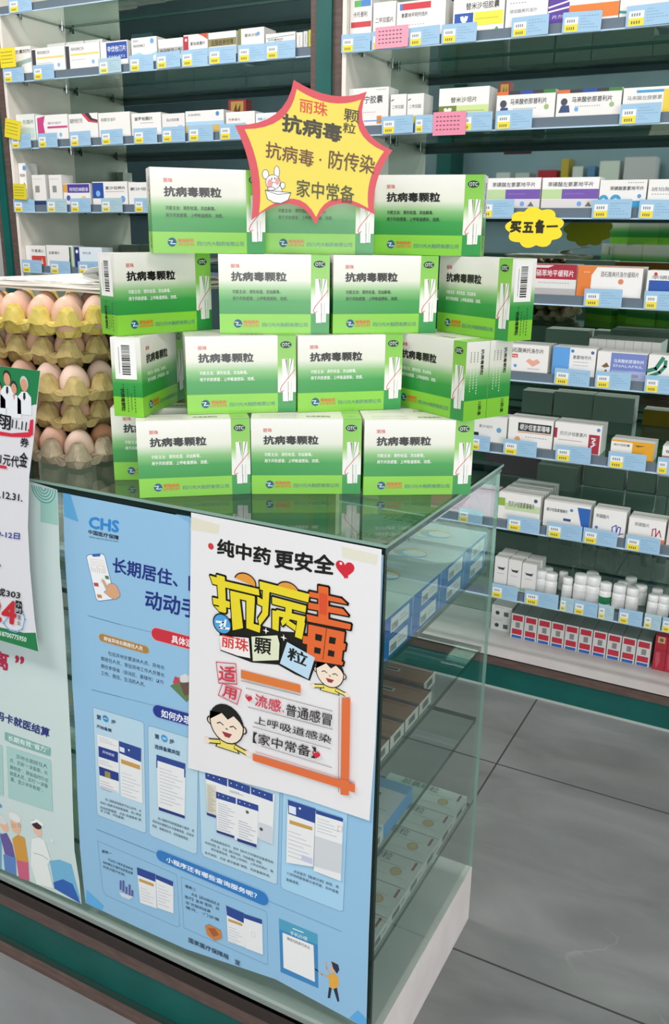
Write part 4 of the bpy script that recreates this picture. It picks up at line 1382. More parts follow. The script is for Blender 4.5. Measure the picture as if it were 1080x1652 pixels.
# pale blue box on the third shelf
o = carton(.15, .1, .024, '7fb2d8', top='cfdadc', right='5fa3da', front='c2d2d6', name='pale_blue_carton')
o.location = (-.162, .05, .4328)
tag(o, 'pale blue and white carton near the front of the third counter shelf', 'carton')
m = MB()
P = Print(m, (0, 0, .024), XF, (0, 1, 0), (0, 0, 1))
P.rect(0, .078, .15, .1, '74add6')
P.rect(.108, 0, .15, .022, 'd8dedd')
P.text('胶囊', (.085, .05), (.118, .05), None, '2f3c40', .015, 1)
P.dots((.07, .04), (.12, .04), 10, .002, '62727a')
P.line([(.02, .03), (.14, .03)], .0008, '62727a')
m.build('top_print', o)
o2 = carton(.15, .03, .02, 'd9dcd8', top='d2d8d6', right='e0e0da', name='white_carton')
o2.location = (-.162, .016, .4328)
tag(o2, 'white carton with barcode end in front of the pale blue carton, third counter shelf', 'carton')
m = MB()
P = Print(m, (.15, 0, 0), (0, 1, 0), ZF, (1, 0, 0))
for j in range(7):
    P.rect(.006 + .0024 * j, .004, .0072 + .0024 * j, .015, '4c4c4e')
m.build('barcode', o2)
# white boxes with a gold disc on the fourth shelf
proto = None
for k, wh in enumerate(('nearest the front', 'second from the front', 'third from the front', 'fourth from the front', 'fifth from the front', 'last in the row')):
    if proto is None:
        o = proto = carton(.15, .064, .019, 'd0d4d0', top='cdd3cf', right='dcdcd6', name='white_carton')
        m = MB()
        P = Print(m, (.15, 0, 0), (0, 1, 0), ZF, (1, 0, 0))
        for j in range(12):
            P.rect(.012 + .0022 * j, .004, .0132 + .0022 * j, .015, '4c4c4e')
        P.dots((.044, .01), (.058, .01), 5, .003, '77777a')
        m.build('barcode', o)
        m = MB()
        P = Print(m, (0, 0, .019), XF, (0, 1, 0), (0, 0, 1))
        P.circ((.118, .028), .0095, 'b79d62')
        P.circ((.118, .028), .007, 'c4ad78')
        P.line([(.14, .042), (.14, .06)], .004, '8a4644')
        P.text('胶囊颗粒', (.03, .046), (.1, .046), None, '7c8484', .01, 1)
        P.dots((.085, .04), (.13, .04), 10, .0015, '8a9090')
        P.line([(.04, .016), (.14, .016)], .0006, '9aa0a0')
        m.build('top_print', o)
    else:
        o = dup(proto)
    o.location = (-.162, .014 + .067 * k, .2578)
    tag(o, 'white carton with gold disc on top, %s, lowest counter shelf' % wh, 'carton', 'gold disc cartons in the counter')

# ------------------------------------------------------------------ egg trays on the counter
PT = 0.053          # cell pitch
NU, NV = 6, 5


def tray(mat):
    """moulded pulp tray: flat-bottomed cups between truncated posts, ragged rim"""
    K = 12
    r = random.Random(3)
    vs, fs = [], []
    iu = [-.75 + i / K for i in range(int((NU + .5) * K) + 1)]
    iv = [-.75 + i / K for i in range(int((NV + .5) * K) + 1)]

    def hgt(u, v):
        du, dv = u - round(u), v - round(v)
        d = max(abs(du), abs(dv)) * .55 + math.hypot(du, dv) * .45
        cup = min(1, max(0, (d - .27) / .17))
        pu, pv = abs(abs(du) - .5), abs(abs(dv) - .5)
        q = max(pu, pv)
        post = min(1, max(0, (.32 - q) / .2))
        return .0045 + .0225 * cup + .0205 * post
    for j, v in enumerate(iv):
        for i, u in enumerate(iu):
            z = hgt(u, v)
            eu = max(0, -.5 - u, u - (NU - .5))
            ev = max(0, -.5 - v, v - (NV - .5))
            if max(eu, ev) > .2:
                z = .0235 + .0016 * math.sin(9 * u + 7 * v) + r.uniform(-.0008, .0008)
            vs.append((u * PT + r.uniform(-.0005, .0005), v * PT + r.uniform(-.0005, .0005), z))
    n = len(iu)
    for j in range(len(iv) - 1):
        for i in range(n - 1):
            a = j * n + i
            fs.append((a, a + 1, a + n + 1, a + n))
    me = bpy.data.meshes.new('egg_tray')
    me.from_pydata(vs, [], fs)
    me.materials.append(mat)
    o = bpy.data.objects.new('egg_tray', me)
    C.objects.link(o)
    so = o.modifiers.new('pulp', 'SOLIDIFY')
    so.thickness = .0022
    so.offset = 0
    return o


EGGM = [noisy('pink_eggshell', 'd9ab90', 'e6bea6', 5, 0.45, 3), noisy('pale_eggshell', 'e0bfab', 'ead0c0', 5, 0.45, 3), noisy('brown_eggshell', 'c08a66', 'cf9d7a', 5, 0.42, 3)]


def egg(mat):
    m = MB()
    prof = []
    for i in range(1, 18):
        t = math.pi * i / 18
        z = -math.cos(t)
        rr = math.sin(t) * (1 - .12 * z)
        prof.append((rr * .0222, .0282 + z * .0282))
    m.lathe([(0.0006, 0)] + prof + [(0.0006, .0564)], mat, 22)
    return m.build('egg', smooth=True)


EGGP = [egg(m) for m in EGGM]
EGGN = ['pinkish', 'pale', 'brown']
used = [False] * 3
TP = 0.0482
aT = math.radians(-2)
ord_ = ('first', 'second', 'third', 'fourth', 'fifth', 'sixth', 'seventh')
TN = ('bottom', 'second', 'middle', 'fourth', 'top')
# tray corner nearest the camera: the +u, -v corner
for t in range(5):
    sh = (0, 0) if t % 2 == 0 else (-.5 * PT, .5 * PT)
    o = tray((PULP_G, PULP_B, PULP_B, PULP_B, PULP_Y)[t])
    # local +u runs to the right along the front, +v runs back
    cu, cv = (NU - .25) * PT, -.75 * PT
    dx, dy = -cu + sh[0] * (1 if t != 4 else 1), -cv + sh[1]
    jig = (0.0, -.004, .004, -.003, .0)[t]
    cx, cy = -.503 + jig, .03
    ca, sa = math.cos(aT), math.sin(aT)
    ox, oy = cx + dx * ca - dy * sa, cy + dx * sa + dy * ca
    z0 = HC + .0004 + TP * t
    o.location = (ox, oy, z0)
    o.rotation_euler = (0, 0, aT)
    tag(o, ('greyish pulp egg tray at the bottom of the stack', 'tan pulp egg tray second from the bottom', 'tan pulp egg tray in the middle of the stack',
            'tan pulp egg tray just below the top one', 'yellow pulp egg tray at the top of the stack under the newspapers')[t], 'egg tray', 'stack of egg trays')
    r = random.Random(20 + t)
    for v in range(NV):
        for u in range(NU):
            front, side = v, NU - 1 - u
            lim = 2 if t == 4 else 1
            if front >= lim and side >= lim:
                continue
            if side > 4 or front > 3:
                continue
            k = r.choice((0, 0, 0, 1, 1, 2)) if t < 4 else r.choice((0, 0, 1))
            e = EGGP[k] if not used[k] else dup(EGGP[k])
            used[k] = True
            lx, ly = u * PT, v * PT
            e.location = (ox + lx * ca - ly * sa, oy + lx * sa + ly * ca, z0 + .0052)
            e.rotation_euler = (r.uniform(-.12, .12), r.uniform(-.12, .12), r.uniform(0, 6))
            if side == 0 and front == 0:
                wh = 'at the near corner of the %s tray' % TN[t]
            elif front == 0:
                wh = 'in the %s tray, %s from the corner along the front' % (TN[t], ord_[side])
            elif side == 0:
                wh = 'in the %s tray, %s from the corner along the right side' % (TN[t], ord_[front])
            else:
                wh = 'in the %s tray, inner row, %s back and %s from the right' % (TN[t], ord_[front], ord_[side])
            tag(e, '%s hen egg %s' % (EGGN[k], wh), 'egg', 'eggs in the stacked trays')

# newspapers on the top tray
NPZ = HC + .0004 + TP * 4 + .0632
news = tag(empty('newspaper_stack', (-.51, .24, NPZ), aT), 'folded newspapers lying on the eggs of the top tray', 'newspapers')
for k, (dx, dy, c, h) in enumerate(((0, 0, 'e6e4dd', .003), (.006, .006, 'd8d4c2', .002), (-.004, -.004, 'eceae6', .003), (.004, .002, 'cfcabb', .0025), (-.008, .004, 'efeeea', .003))):
    m = MB()
    z = sum((.003, .002, .003, .0025, .003)[:k]) + .0002 * k
    vs, fs = [], []
    n = 14
    for i in range(n + 1):
        x = -.25 + dx + .30 * i / n
        w = .0006 * math.sin(.9 * i + k)
        for y in (-.125 + dy, .12 + dy):
            vs += [(x, y, z + w), (x, y, z + w + h)]
    for i in range(n):
        a = 4 * i
        fs += [(a + 1, a + 5, a + 7, a + 3), (a, a + 2, a + 6, a + 4), (a, a + 4, a + 5, a + 1), (a + 2, a + 3, a + 7, a + 6)]
    fs += [(0, 1, 3, 2), (4 * n, 4 * n + 2, 4 * n + 3, 4 * n + 1)]
    m.mesh(vs, fs, noisy('newsprint', c, 'b9b7b1', 40, 0.8, 2, stretch=(1, 1, 1)) if k == 4 else M(c, 0.8))
    m.build('newspaper_sheet', news)
m = MB()
vs, fs = [], []
n = 22
prof = []
for i in range(n + 1):
    t = i / n
    an = -math.pi / 2 - math.pi * 1.0 * t
    if t < .75:
        prof.append((.035 + .012 * math.cos(an * 1.2) - .05 * t, .0145 + .013 + .013 * math.sin(an * 1.2 + .15)))
prof = [(.055, .0158), (.04, .0158), (.005, .0162), (-.018, .0175), (-.028, .021), (-.03, .026), (-.024, .031), (-.01, .0345), (.008, .037), (.025, .0395), (.04, .042), (.055, .046)]
for x, z in prof:
    for y in (-.12, .11):
        vs += [(x - .012 + (.004 if y > 0 else 0), y, z), (x - .012, y, z + .0012)]
for i in range(len(prof) - 1):
    a = 4 * i
    fs += [(a + 1, a + 5, a + 7, a + 3), (a, a + 2, a + 6, a + 4), (a, a + 4, a + 5, a + 1), (a + 2, a + 3, a + 7, a + 6)]
m.mesh(vs, fs, M('dedcd6', 0.75))
m.build('folded_sheet', news, smooth=True)

# ------------------------------------------------------------------ goods on the wall shelves
YB1 = YF + 0.016


def medicine(x0, x1, z0, h, d, base, side, top, design, text, name='medicine_box', y=None):
    w = x1 - x0
    o = MB()
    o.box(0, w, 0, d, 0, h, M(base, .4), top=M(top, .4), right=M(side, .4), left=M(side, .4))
    o = o.build(name)
    o.location = (x0, YB1 if y is None else y, z0)
    m = MB()
    P = Print(m, (0, 0, 0), XF, ZF, NF, .0002)
    X = lambda u, v: (u * w, (1 - v) * h)
    for q in design:
        k = q[0]
        if k == 'r':
            P.rect(q[1] * w, (1 - q[4]) * h, q[3] * w, (1 - q[2]) * h, q[5])
        elif k == 'p':
            P.poly([X(*p) for p in q[1]], q[2])
        elif k == 'c':
            P.circ(X(q[1], q[2]), q[3] * h, q[4])
        elif k == 'l':
            P.line([X(*p) for p in q[1]], q[2] * h, q[3])
        elif k == 'd':
            P.dots(X(q[1], q[2]), X(q[3], q[4]), q[5], .0016, q[6])
    for s, u0, u1, v0, v1, c in text:
        P.text(s, X(u0, v1), X(u1, v1), X(u0, v0), c, .008, 1)
    m.build('front_print', o)
    return o


BOXES = [
    (-1.9275, -1.8467, 1.6823, 0.0800, 0.06, 'ebe8e4', [('p',[(0.05,0.55),(1,0.4),(1,0.55),(0.5,0.62),(0.3,0.98),(0.05,0.98)],'9fb4b4')], [('胶囊制剂',0.2,0.95,0.1,0.24,'3a3a3c')],
     'white carton with grey-teal swoosh beside the yellow card, second shelf of the left bay'),
    (-1.8425, -1.7084, 1.6823, 0.0702, 0.06, 'ebe8e4', [('r',0,0.05,0.11,0.95,'3d3f46'),('r',0.14,0.36,0.97,0.43,'e3d06a'),('c',0.8,0.72,0.08,'7fb0dc'),('d',0.16,0.6,0.6,0.6,10,'9a9c9e')], [('阿托伐他汀片',0.17,0.55,0.12,0.25,'6a6a70')],
     'white carton with dark end stripe and thin yellow line, left one of two alike'),
    (-1.7043, -1.5713, 1.6823, 0.0701, 0.06, 'ebe8e4', [('r',0,0.05,0.11,0.95,'3d3f46'),('r',0.14,0.36,0.97,0.43,'e3d06a'),('c',0.8,0.72,0.08,'7fb0dc'),('d',0.16,0.6,0.6,0.6,10,'9a9c9e')], [('阿托伐他汀片',0.17,0.55,0.12,0.25,'6a6a70')],
     'white carton with dark end stripe and thin yellow line, right one of two alike'),
    (-1.5675, -1.4657, 1.6823, 0.0675, 0.06, 'ebe8e4', [('r',0.22,0.05,0.98,0.72,'2c4e9c')], [('辛伐他汀片',0.26,0.94,0.18,0.42,'e9edf4'),('TABLETS',0.28,0.9,0.56,0.66,'c9d4ea')],
     'white carton with bright blue title panel, second shelf of the left bay'),
    (-1.4505, -1.3593, 1.6823, 0.0686, 0.07, 'ebe8e4', [('p',[(0,0.62),(0.3,0.55),(0.6,0.7),(1,0.55),(1,0.66),(0.6,0.8),(0.3,0.66),(0,0.74)],'9fcfd4'),('c',0.82,0.16,0.1,'6a9fd6')], [('钙片',0.08,0.3,0.07,0.17,'6a8a9c'),('阿托伐他汀',0.08,0.55,0.25,0.36,'4c5054')],
     'tallish white carton with pale teal wave, second shelf of the left bay'),
    (-1.3536, -1.2676, 1.6823, 0.0582, 0.06, 'ebe8e4', [('r',0.0,0.38,1,0.72,'b3b3ae')], [('单硝酸异山梨',0.06,0.95,0.42,0.68,'26262a')],
     'white carton with silver band and bold black title, second shelf of the left bay'),
    (-1.2641, -1.1830, 1.6823, 0.0623, 0.06, 'ebe8e4', [('r',0,0.05,0.2,1,'b8323e'),('p',[(0.6,0),(1,0),(1,0.25),(0.8,0.1)],'c8523c'),('c',0.1,0.2,0.06,'f0e4e2')], [('氯吡格雷片',0.28,0.9,0.3,0.45,'3a3a3c')],
     'white carton with red left band, second shelf of the left bay'),
    (-1.1796, -1.0888, 1.6823, 0.0613, 0.06, 'ebe8e4', [('r',0,0.26,1,0.56,'8c8350')], [('盐酸曲美他嗪',0.1,0.9,0.3,0.53,'2c2a20')],
     'white carton with olive-gold title band, second shelf of the left bay'),
    (-1.0815, -0.9997, 1.6823, 0.0627, 0.06, 'e9e8df', [('r',0,0,0.11,1,'7a7f45'),('c',0.78,0.24,0.08,'6a9fd6'),('r',0.12,0.8,0.7,1,'dccb4a')], [('替米沙坦',0.25,0.75,0.2,0.34,'4a4c44')],
     'cream carton with olive stripe and yellow foot, second shelf of the left bay'),
    (-0.9947, -0.9042, 1.6823, 0.0437, 0.06, 'ebe8e4', [('l',[(0.03,0.25),(0.97,0.16)],0.03,'58825a'),('r',0.34,0.42,0.56,0.56,'cf5560'),('r',0.72,0.5,0.84,0.7,'5a5a5c')], [('卡托普利片',0.06,0.6,0.28,0.4,'4a5a50')],
     'white carton with small red mark, second shelf of the left bay'),
    (-0.8994, -0.8818, 1.6823, 0.0405, 0.06, 'dddcd8', [('d',0.5,0.2,0.5,0.8,6,'55575a')], [],
     'narrow end-on carton, first of three at the right end of the left bay shelf'),
    (-0.8788, -0.8670, 1.6823, 0.0419, 0.06, 'd4d6d4', [('d',0.5,0.2,0.5,0.8,6,'55575a')], [],
     'narrow end-on carton, second of three at the right end of the left bay shelf'),
    (-0.8640, -0.8522, 1.6823, 0.0436, 0.06, 'd6d24e', [('d',0.5,0.2,0.5,0.8,6,'55575a')], [],
     'narrow yellow-edged carton at the right end of the left bay shelf'),
    (-1.9341, -1.8545, 1.4903, 0.0811, 0.06, 'dfe5de', [('r',0.1,0.5,0.95,0.85,'c2d6cc')], [('左旋片',0.35,0.95,0.2,0.36,'77797c')],
     'pale mint carton behind the tilted yellow card, third shelf of the left bay'),
    (-1.8502, -1.7159, 1.4903, 0.0745, 0.06, 'ebe8e4', [('p',[(0.05,0.1),(0.3,0.03),(0.24,0.35),(0.3,0.98),(0.05,0.98)],'c2447f'),('r',0.36,0.44,0.98,0.52,'c2447f'),('c',0.76,0.78,0.08,'7fb0dc')], [('缬沙坦片',0.38,0.8,0.27,0.37,'97979c')],
     'white carton with magenta swoosh and line, third shelf of the left bay'),
    (-1.7118, -1.5956, 1.4903, 0.0724, 0.06, 'ebe8e4', [('p',[(0.45,0),(0.6,0),(0.75,0.25),(1,0.33),(1,0.4),(0.68,0.33)],'c8434c'),('p',[(0.56,0),(0.72,0),(0.82,0.2),(1,0.27),(1,0.33),(0.75,0.27)],'3a3440'),('r',0.02,0.82,0.28,0.98,'5a9c92')], [('瑞舒伐他汀钙',0.04,0.48,0.18,0.36,'6a6a70')],
     'white carton with red and black arcs in the corner, third shelf of the left bay'),
    (-1.5917, -1.4705, 1.4903, 0.0704, 0.07, 'eae8e2', [('d',0.08,0.75,0.3,0.75,5,'b9b9b4')], [('硝酸甘油片',0.08,0.55,0.2,0.34,'7f8286')],
     'plain cream-white carton, third shelf of the left bay'),
    (-1.4643, -1.3550, 1.4903, 0.0634, 0.06, 'ebe8e4', [('d',0.3,0.42,0.75,0.42,8,'55575a'),('c',0.75,0.82,0.05,'d98a8a')], [('普罗帕酮片',0.1,0.72,0.16,0.32,'26262a')],
     'white carton with bold black title, third shelf of the left bay'),
    (-1.3514, -1.2702, 1.4903, 0.0574, 0.06, 'e6e3e0', [('r',0.7,0.55,0.9,0.85,'b9c3cf')], [('脂必泰胶囊',0.2,0.75,0.22,0.36,'8a8a90')],
     'greyish white carton with small bottle picture, third shelf of the left bay'),
    (-1.2667, -1.1351, 1.4903, 0.0606, 0.06, 'ebe8e4', [('r',0,0.46,1,0.62,'a9cde6'),('r',0,0.62,1,0.98,'d3b056'),('c',0.84,0.16,0.1,'4f86c4')], [('乐脉颗粒',0.06,0.4,0.12,0.22,'97979c')],
     'white carton with blue and gold bands, third shelf of the left bay'),
    (-1.1275, -1.0323, 1.4903, 0.0520, 0.06, 'ece9e5', [('p',[(0.62,0.5),(0.8,0.7),(0.72,0.95),(0.6,0.9)],'b3bdc6')], [('丹参滴丸',0.08,0.5,0.3,0.44,'b0736a')],
     'white carton with faint red lettering left of the star sign'),
    (-1.0291, -0.9626, 1.4903, 0.0451, 0.06, 'e3e8ee', [], [('稳心',0.1,0.6,0.25,0.4,'8a96a4')],
     'bluish white carton half behind the star sign'),
    (-1.9430, -1.9109, 1.2993, 0.1293, 0.05, 'efece8', [('p',[(0.5,0.5),(0.7,0.46),(0.72,0.52),(0.62,0.56),(0.9,0.62),(0.8,0.66),(0.66,0.75),(0.5,0.62)],'26262a'),('c',0.8,0.12,0.06,'5f93cf')], [('阿司匹林片',0.14,0.86,0.25,0.33,'5a5a5e')],
     'tall white carton with black dancer figure, fourth shelf of the left bay'),
    (-1.8872, -1.8289, 1.3138, 0.0779, 0.05, 'e8e5e1', [('r',0.2,0.42,0.52,0.68,'8d8f8f'),('d',0.1,0.16,0.8,0.16,5,'97979c')], [],
     'small white upright carton, left of two alike on a navy box'),
    (-1.8138, -1.7595, 1.3138, 0.0768, 0.05, 'e8e5e1', [('r',0.24,0.42,0.56,0.68,'8d8f8f'),('d',0.1,0.16,0.8,0.16,5,'97979c')], [],
     'small white upright carton, right of two alike on a navy box'),
    (-1.7553, -1.6429, 1.2993, 0.0645, 0.05, 'ebe8e4', [('r',0,0.03,0.16,0.4,'dba23e'),('r',0.16,0.03,0.97,0.42,'4a3a94'),('c',0.18,0.66,0.13,'55589c'),('c',0.75,0.72,0.16,'e6c58c')], [('阿司匹林肠溶',0.24,0.92,0.18,0.36,'e9e6f4')],
     'white carton with purple title band, fourth shelf of the left bay'),
    (-1.6338, -1.4941, 1.2993, 0.0683, 0.05, 'ebe8e4', [('r',0,0.04,0.32,0.7,'27499c'),('c',0.16,0.5,0.13,'7fb2e6'),('c',0.86,0.74,0.14,'6f9fd6'),('l',[(0.38,0.42),(0.9,0.42)],0.02,'c98a8a')], [('氯沙坦钾片',0.38,0.94,0.2,0.34,'4a4a50')],
     'white carton with deep blue left panel, fourth shelf of the left bay'),
    (-1.4902, -1.4058, 1.2993, 0.0650, 0.05, 'ebe8e4', [], [('氯沙坦',0.08,0.8,0.22,0.36,'3a3a40')],
     'white carton with black title touching the top row granule box'),
    (-1.9430, -1.8536, 1.1103, 0.0642, 0.05, 'ebe8e4', [('r',0.28,0.5,0.98,0.98,'c8463c'),('p',[(0.8,0.6),(0.86,0.9),(0.74,0.9)],'f0c9a8')], [('牛黄清心',0.3,0.92,0.18,0.34,'5a5050')],
     'white carton with red panel, shelf just above the newspapers'),
    (-1.8492, -1.7342, 1.1103, 0.0664, 0.05, 'ebe8e4', [('p',[(0.86,0.06),(0.92,0.06),(0.92,0.98),(0.8,0.98),(0.86,0.6)],'2c4a44'),('r',0.93,0.06,0.97,0.98,'8fbf5f')], [('血塞通片',0.08,0.5,0.28,0.42,'6a6a6e')],
     'white carton with dark green end stripe, shelf just above the newspapers'),
    (-1.7273, -1.6114, 1.1103, 0.0629, 0.05, 'dfe9ef', [('r',0,0,0.18,1,'22346c'),('c',0.09,0.22,0.09,'e6ecf6'),('c',0.92,0.62,0.14,'7fb2dc')], [('维生素',0.3,0.6,0.22,0.34,'9aa2aa')],
     'pale blue carton with navy end stripe, shelf just above the newspapers'),
    (-0.7435, -0.6834, 1.6823, 0.1040, 0.07, 'ebe8e4', [('r',0.2,0.06,0.95,0.2,'5fae5f'),('r',0.5,0.06,0.95,0.2,'4f86c4'),('r',0.05,0.52,0.98,0.64,'c8434c')], [('卡托普利',0.15,0.8,0.3,0.42,'4a4a4e')],
     'white carton with red band at the left end of the top right shelf'),
    (-0.6789, -0.6173, 1.6823, 0.0881, 0.06, 'ece9e2', [('r',0.0,0.75,1,1,'9caa3c'),('r',0,0.75,0.45,1,'d2b63c')], [('二甲双胍片',0.1,0.9,0.38,0.52,'5a5a5e')],
     'white carton with olive-green foot on the top right shelf'),
    (-0.6146, -0.4870, 1.6823, 0.0831, 0.07, 'ebe8e4', [('r',0.12,0.05,0.7,0.22,'cf3c46'),('r',0.06,0.05,0.12,0.22,'4f7fc4'),('d',0.1,0.62,0.6,0.62,9,'a9a9ac')], [('氨氯地平阿托伐片',0.1,0.64,0.3,0.42,'3a3a3e')],
     'white carton with red top band and blue corner on the top right shelf'),
    (-0.4671, -0.3410, 1.6823, 0.0888, 0.07, 'ebe8e4', [('r',0.03,0.5,0.4,0.82,'2b57a6'),('p',[(0.14,0.58),(0.2,0.56),(0.22,0.62),(0.24,0.56),(0.3,0.58),(0.28,0.68),(0.22,0.76),(0.16,0.68)],'e9eef6'),('r',0.42,0.5,0.98,0.82,'eee04a'),('d',0.46,0.66,0.9,0.66,10,'a08c3c'),('p',[(0.82,0.96),(0.87,0.87),(0.92,0.96)],'4f9c5f')], [('替米沙坦胶囊',0.25,0.9,0.26,0.43,'2c2c30')],
     'white carton with blue heart panel and yellow panel on the top right shelf'),
    (-0.3372, -0.2391, 1.6823, 0.0838, 0.07, 'eeebea', [('d',0.1,0.35,0.5,0.35,6,'77797c')], [('琥珀酸美托洛尔',0.1,0.75,0.5,0.6,'8a8a8e')],
     'plain pinkish white carton on the top right shelf'),
    (-0.2368, -0.0798, 1.6823, 0.0685, 0.07, 'ebe8e4', [('r',0,0.0,0.3,1,'5b3f98'),('l',[(0.0,0.45),(0.3,0.3)],0.05,'ece6f4'),('l',[(0.0,0.58),(0.3,0.48)],0.05,'ece6f4'),('r',0.3,0.45,1,0.86,'e0803a'),('d',0.36,0.66,0.8,0.66,9,'8c4a22')], [('片剂',0.06,0.22,0.68,0.8,'c9bce4')],
     'purple and orange carton on the top right shelf'),
    (-0.0777, 0.0362, 1.6823, 0.0478, 0.07, 'ebe8e4', [('p',[(0,0.62),(0.5,0.78),(1,0.55),(1,0.64),(0.5,0.88),(0,0.74)],'3f9c8c')], [],
     'white carton with teal swoosh at the right edge of the top shelf'),
    (-0.7435, -0.6307, 1.4878, 0.0924, 0.06, 'ebe8e4', [('d',0.1,0.62,0.7,0.62,11,'c97a7a'),('r',0.72,0.72,0.84,0.92,'d98a3c'),('l',[(0.4,0.84),(0.98,0.84)],0.03,'6f9fd6'),('d',0.7,0.06,0.95,0.06,5,'8a8c8e')], [('波依宁胶囊',0.06,0.86,0.2,0.4,'3a3a3e')],
     'white carton with orange seal right behind the star sign'),
    (-0.6245, -0.5810, 1.4878, 0.0731, 0.06, 'ebe8e4', [('p',[(0,0.7),(0.5,0.7),(0.4,1),(0,1)],'e6c23c'),('p',[(0.5,0.7),(1,0.7),(1,1),(0.4,1)],'8fae3c'),('l',[(0.05,0.2),(0.2,0.16)],0.03,'3a3a3e')], [('二甲双胍',0.1,0.85,0.34,0.46,'77797c')],
     'small white carton with yellow-green foot, left one of two alike'),
    (-0.5783, -0.5340, 1.4878, 0.0720, 0.06, 'ebe8e4', [('p',[(0,0.7),(0.5,0.7),(0.4,1),(0,1)],'e6c23c'),('p',[(0.5,0.7),(1,0.7),(1,1),(0.4,1)],'8fae3c'),('l',[(0.05,0.2),(0.2,0.16)],0.03,'3a3a3e')], [('二甲双胍',0.1,0.85,0.34,0.46,'77797c')],
     'small white carton with yellow-green foot, right one of two alike'),
    (-0.4934, -0.3652, 1.4878, 0.0790, 0.06, 'f0efe6', [('r',0,0.5,0.36,0.8,'6f7f36'),('p',[(0.1,0.58),(0.15,0.55),(0.18,0.6),(0.21,0.55),(0.27,0.58),(0.25,0.68),(0.18,0.78),(0.12,0.68)],'e9eee0'),('r',0.36,0.5,1,0.8,'c9dc94'),('d',0.45,0.66,0.92,0.66,11,'6f7f4a'),('p',[(0.74,0.97),(0.79,0.88),(0.84,0.97)],'4f9c5f')], [('替米沙坦片',0.24,0.76,0.26,0.42,'4a4c46')],
     'cream carton with olive heart panel and pale green panel behind the pink card'),
    (-0.3457, -0.2048, 1.4878, 0.0638, 0.06, 'ebe8e4', [('r',0,0,0.2,0.12,'d9703c'),('r',0.2,0,0.4,0.12,'3a3a3c'),('r',0.4,0,0.62,0.12,'2c4a9c'),('r',0.62,0,0.8,0.12,'3a3a3c'),('r',0.8,0,1,0.12,'3f7f3c'),('c',0.12,0.42,0.13,'4a4a58'),('p',[(0.04,0.8),(0.08,0.55),(0.2,0.55),(0.22,0.8)],'3c4c78'),('c',0.86,0.58,0.09,'9ab87a'),('d',0.3,0.6,0.7,0.6,11,'9a9c9e')], [('马来酸依那普利片',0.24,0.86,0.26,0.46,'3a3a3e')],
     'white carton with portrait and coloured top band, left one of two alike'),
    (-0.2010, -0.0547, 1.4878, 0.0596, 0.06, 'ebe8e4', [('r',0,0,0.2,0.12,'d9703c'),('r',0.2,0,0.4,0.12,'3a3a3c'),('r',0.4,0,0.62,0.12,'2c4a9c'),('r',0.62,0,0.8,0.12,'3a3a3c'),('r',0.8,0,1,0.12,'3f7f3c'),('c',0.12,0.42,0.13,'4a4a58'),('p',[(0.04,0.8),(0.08,0.55),(0.2,0.55),(0.22,0.8)],'3c4c78'),('c',0.86,0.58,0.09,'9ab87a'),('c',0.32,0.7,0.08,'6fa8e0'),('d',0.3,0.6,0.7,0.6,11,'9a9c9e')], [('马来酸依那普利片',0.24,0.86,0.26,0.46,'3a3a3e')],
     'white carton with portrait and coloured top band, right one of two alike'),
    (-0.0512, 0.0628, 1.4878, 0.0560, 0.06, 'ebe8e4', [('r',0.25,0.1,1,0.2,'4a9cc8'),('r',0.76,0.1,1,0.95,'e6c84a'),('c',0.14,0.66,0.07,'7fae9c')], [('马来酸左旋氨氯',0.08,0.74,0.3,0.46,'8a8c8e')],
     'white carton with blue bar and yellow end at the right edge, second right shelf'),
    (-0.3570, -0.2229, 1.2888, 0.0710, 0.06, 'f0ecea', [('r',0,0.37,0.36,0.68,'b9d39c'),('r',0.36,0.37,1,0.68,'7355a8'),('d',0.42,0.52,0.75,0.52,9,'9c84c8'),('r',0,0.7,1,1,'d8d4d4'),('c',0.68,0.84,0.08,'6fa0dc'),('p',[(0.78,0.92),(0.84,0.76),(0.9,0.92)],'6a6c6e')], [('苯磺酸左氨氯地平片',0.1,0.9,0.14,0.29,'5a5a60')],
     'white carton with purple and pale green band, left one of two alike above the cloud'),
    (-0.2190, -0.0852, 1.2888, 0.0703, 0.06, 'f0ecea', [('r',0,0.37,0.36,0.68,'b9d39c'),('r',0.36,0.37,1,0.68,'7355a8'),('d',0.42,0.52,0.75,0.52,9,'9c84c8'),('r',0,0.7,1,1,'d8d4d4'),('c',0.68,0.84,0.08,'6fa0dc'),('p',[(0.78,0.92),(0.84,0.76),(0.9,0.92)],'6a6c6e')], [('苯磺酸左氨氯地平片',0.1,0.9,0.14,0.29,'5a5a60')],
     'white carton with purple and pale green band, right one of two alike above the cloud'),
    (-0.0829, 0.0218, 1.2888, 0.0632, 0.06, 'ebe8e4', [('r',0.0,0.72,1,1,'3f9cc8'),('c',0.1,0.68,0.17,'3f9cc8'),('c',0.36,0.7,0.2,'3f9cc8'),('c',0.1,0.7,0.07,'ece9e5'),('c',0.36,0.72,0.09,'ece9e5'),('c',0.86,0.56,0.07,'5f93cf'),('d',0.6,0.1,0.95,0.1,7,'8a8c8e')], [('苯磺酸氨氯地平片',0.22,0.94,0.22,0.36,'3a3a3e')],
     'white carton with blue discs along the foot, third right shelf'),
    (0.0253, 0.1136, 1.2888, 0.0632, 0.06, 'ebe8e4', [('d',0.1,0.5,0.7,0.5,9,'8a8c8e')], [('琥珀酸美托',0.08,0.9,0.26,0.4,'8a8a8e')],
     'plain white carton at the right edge, third right shelf'),
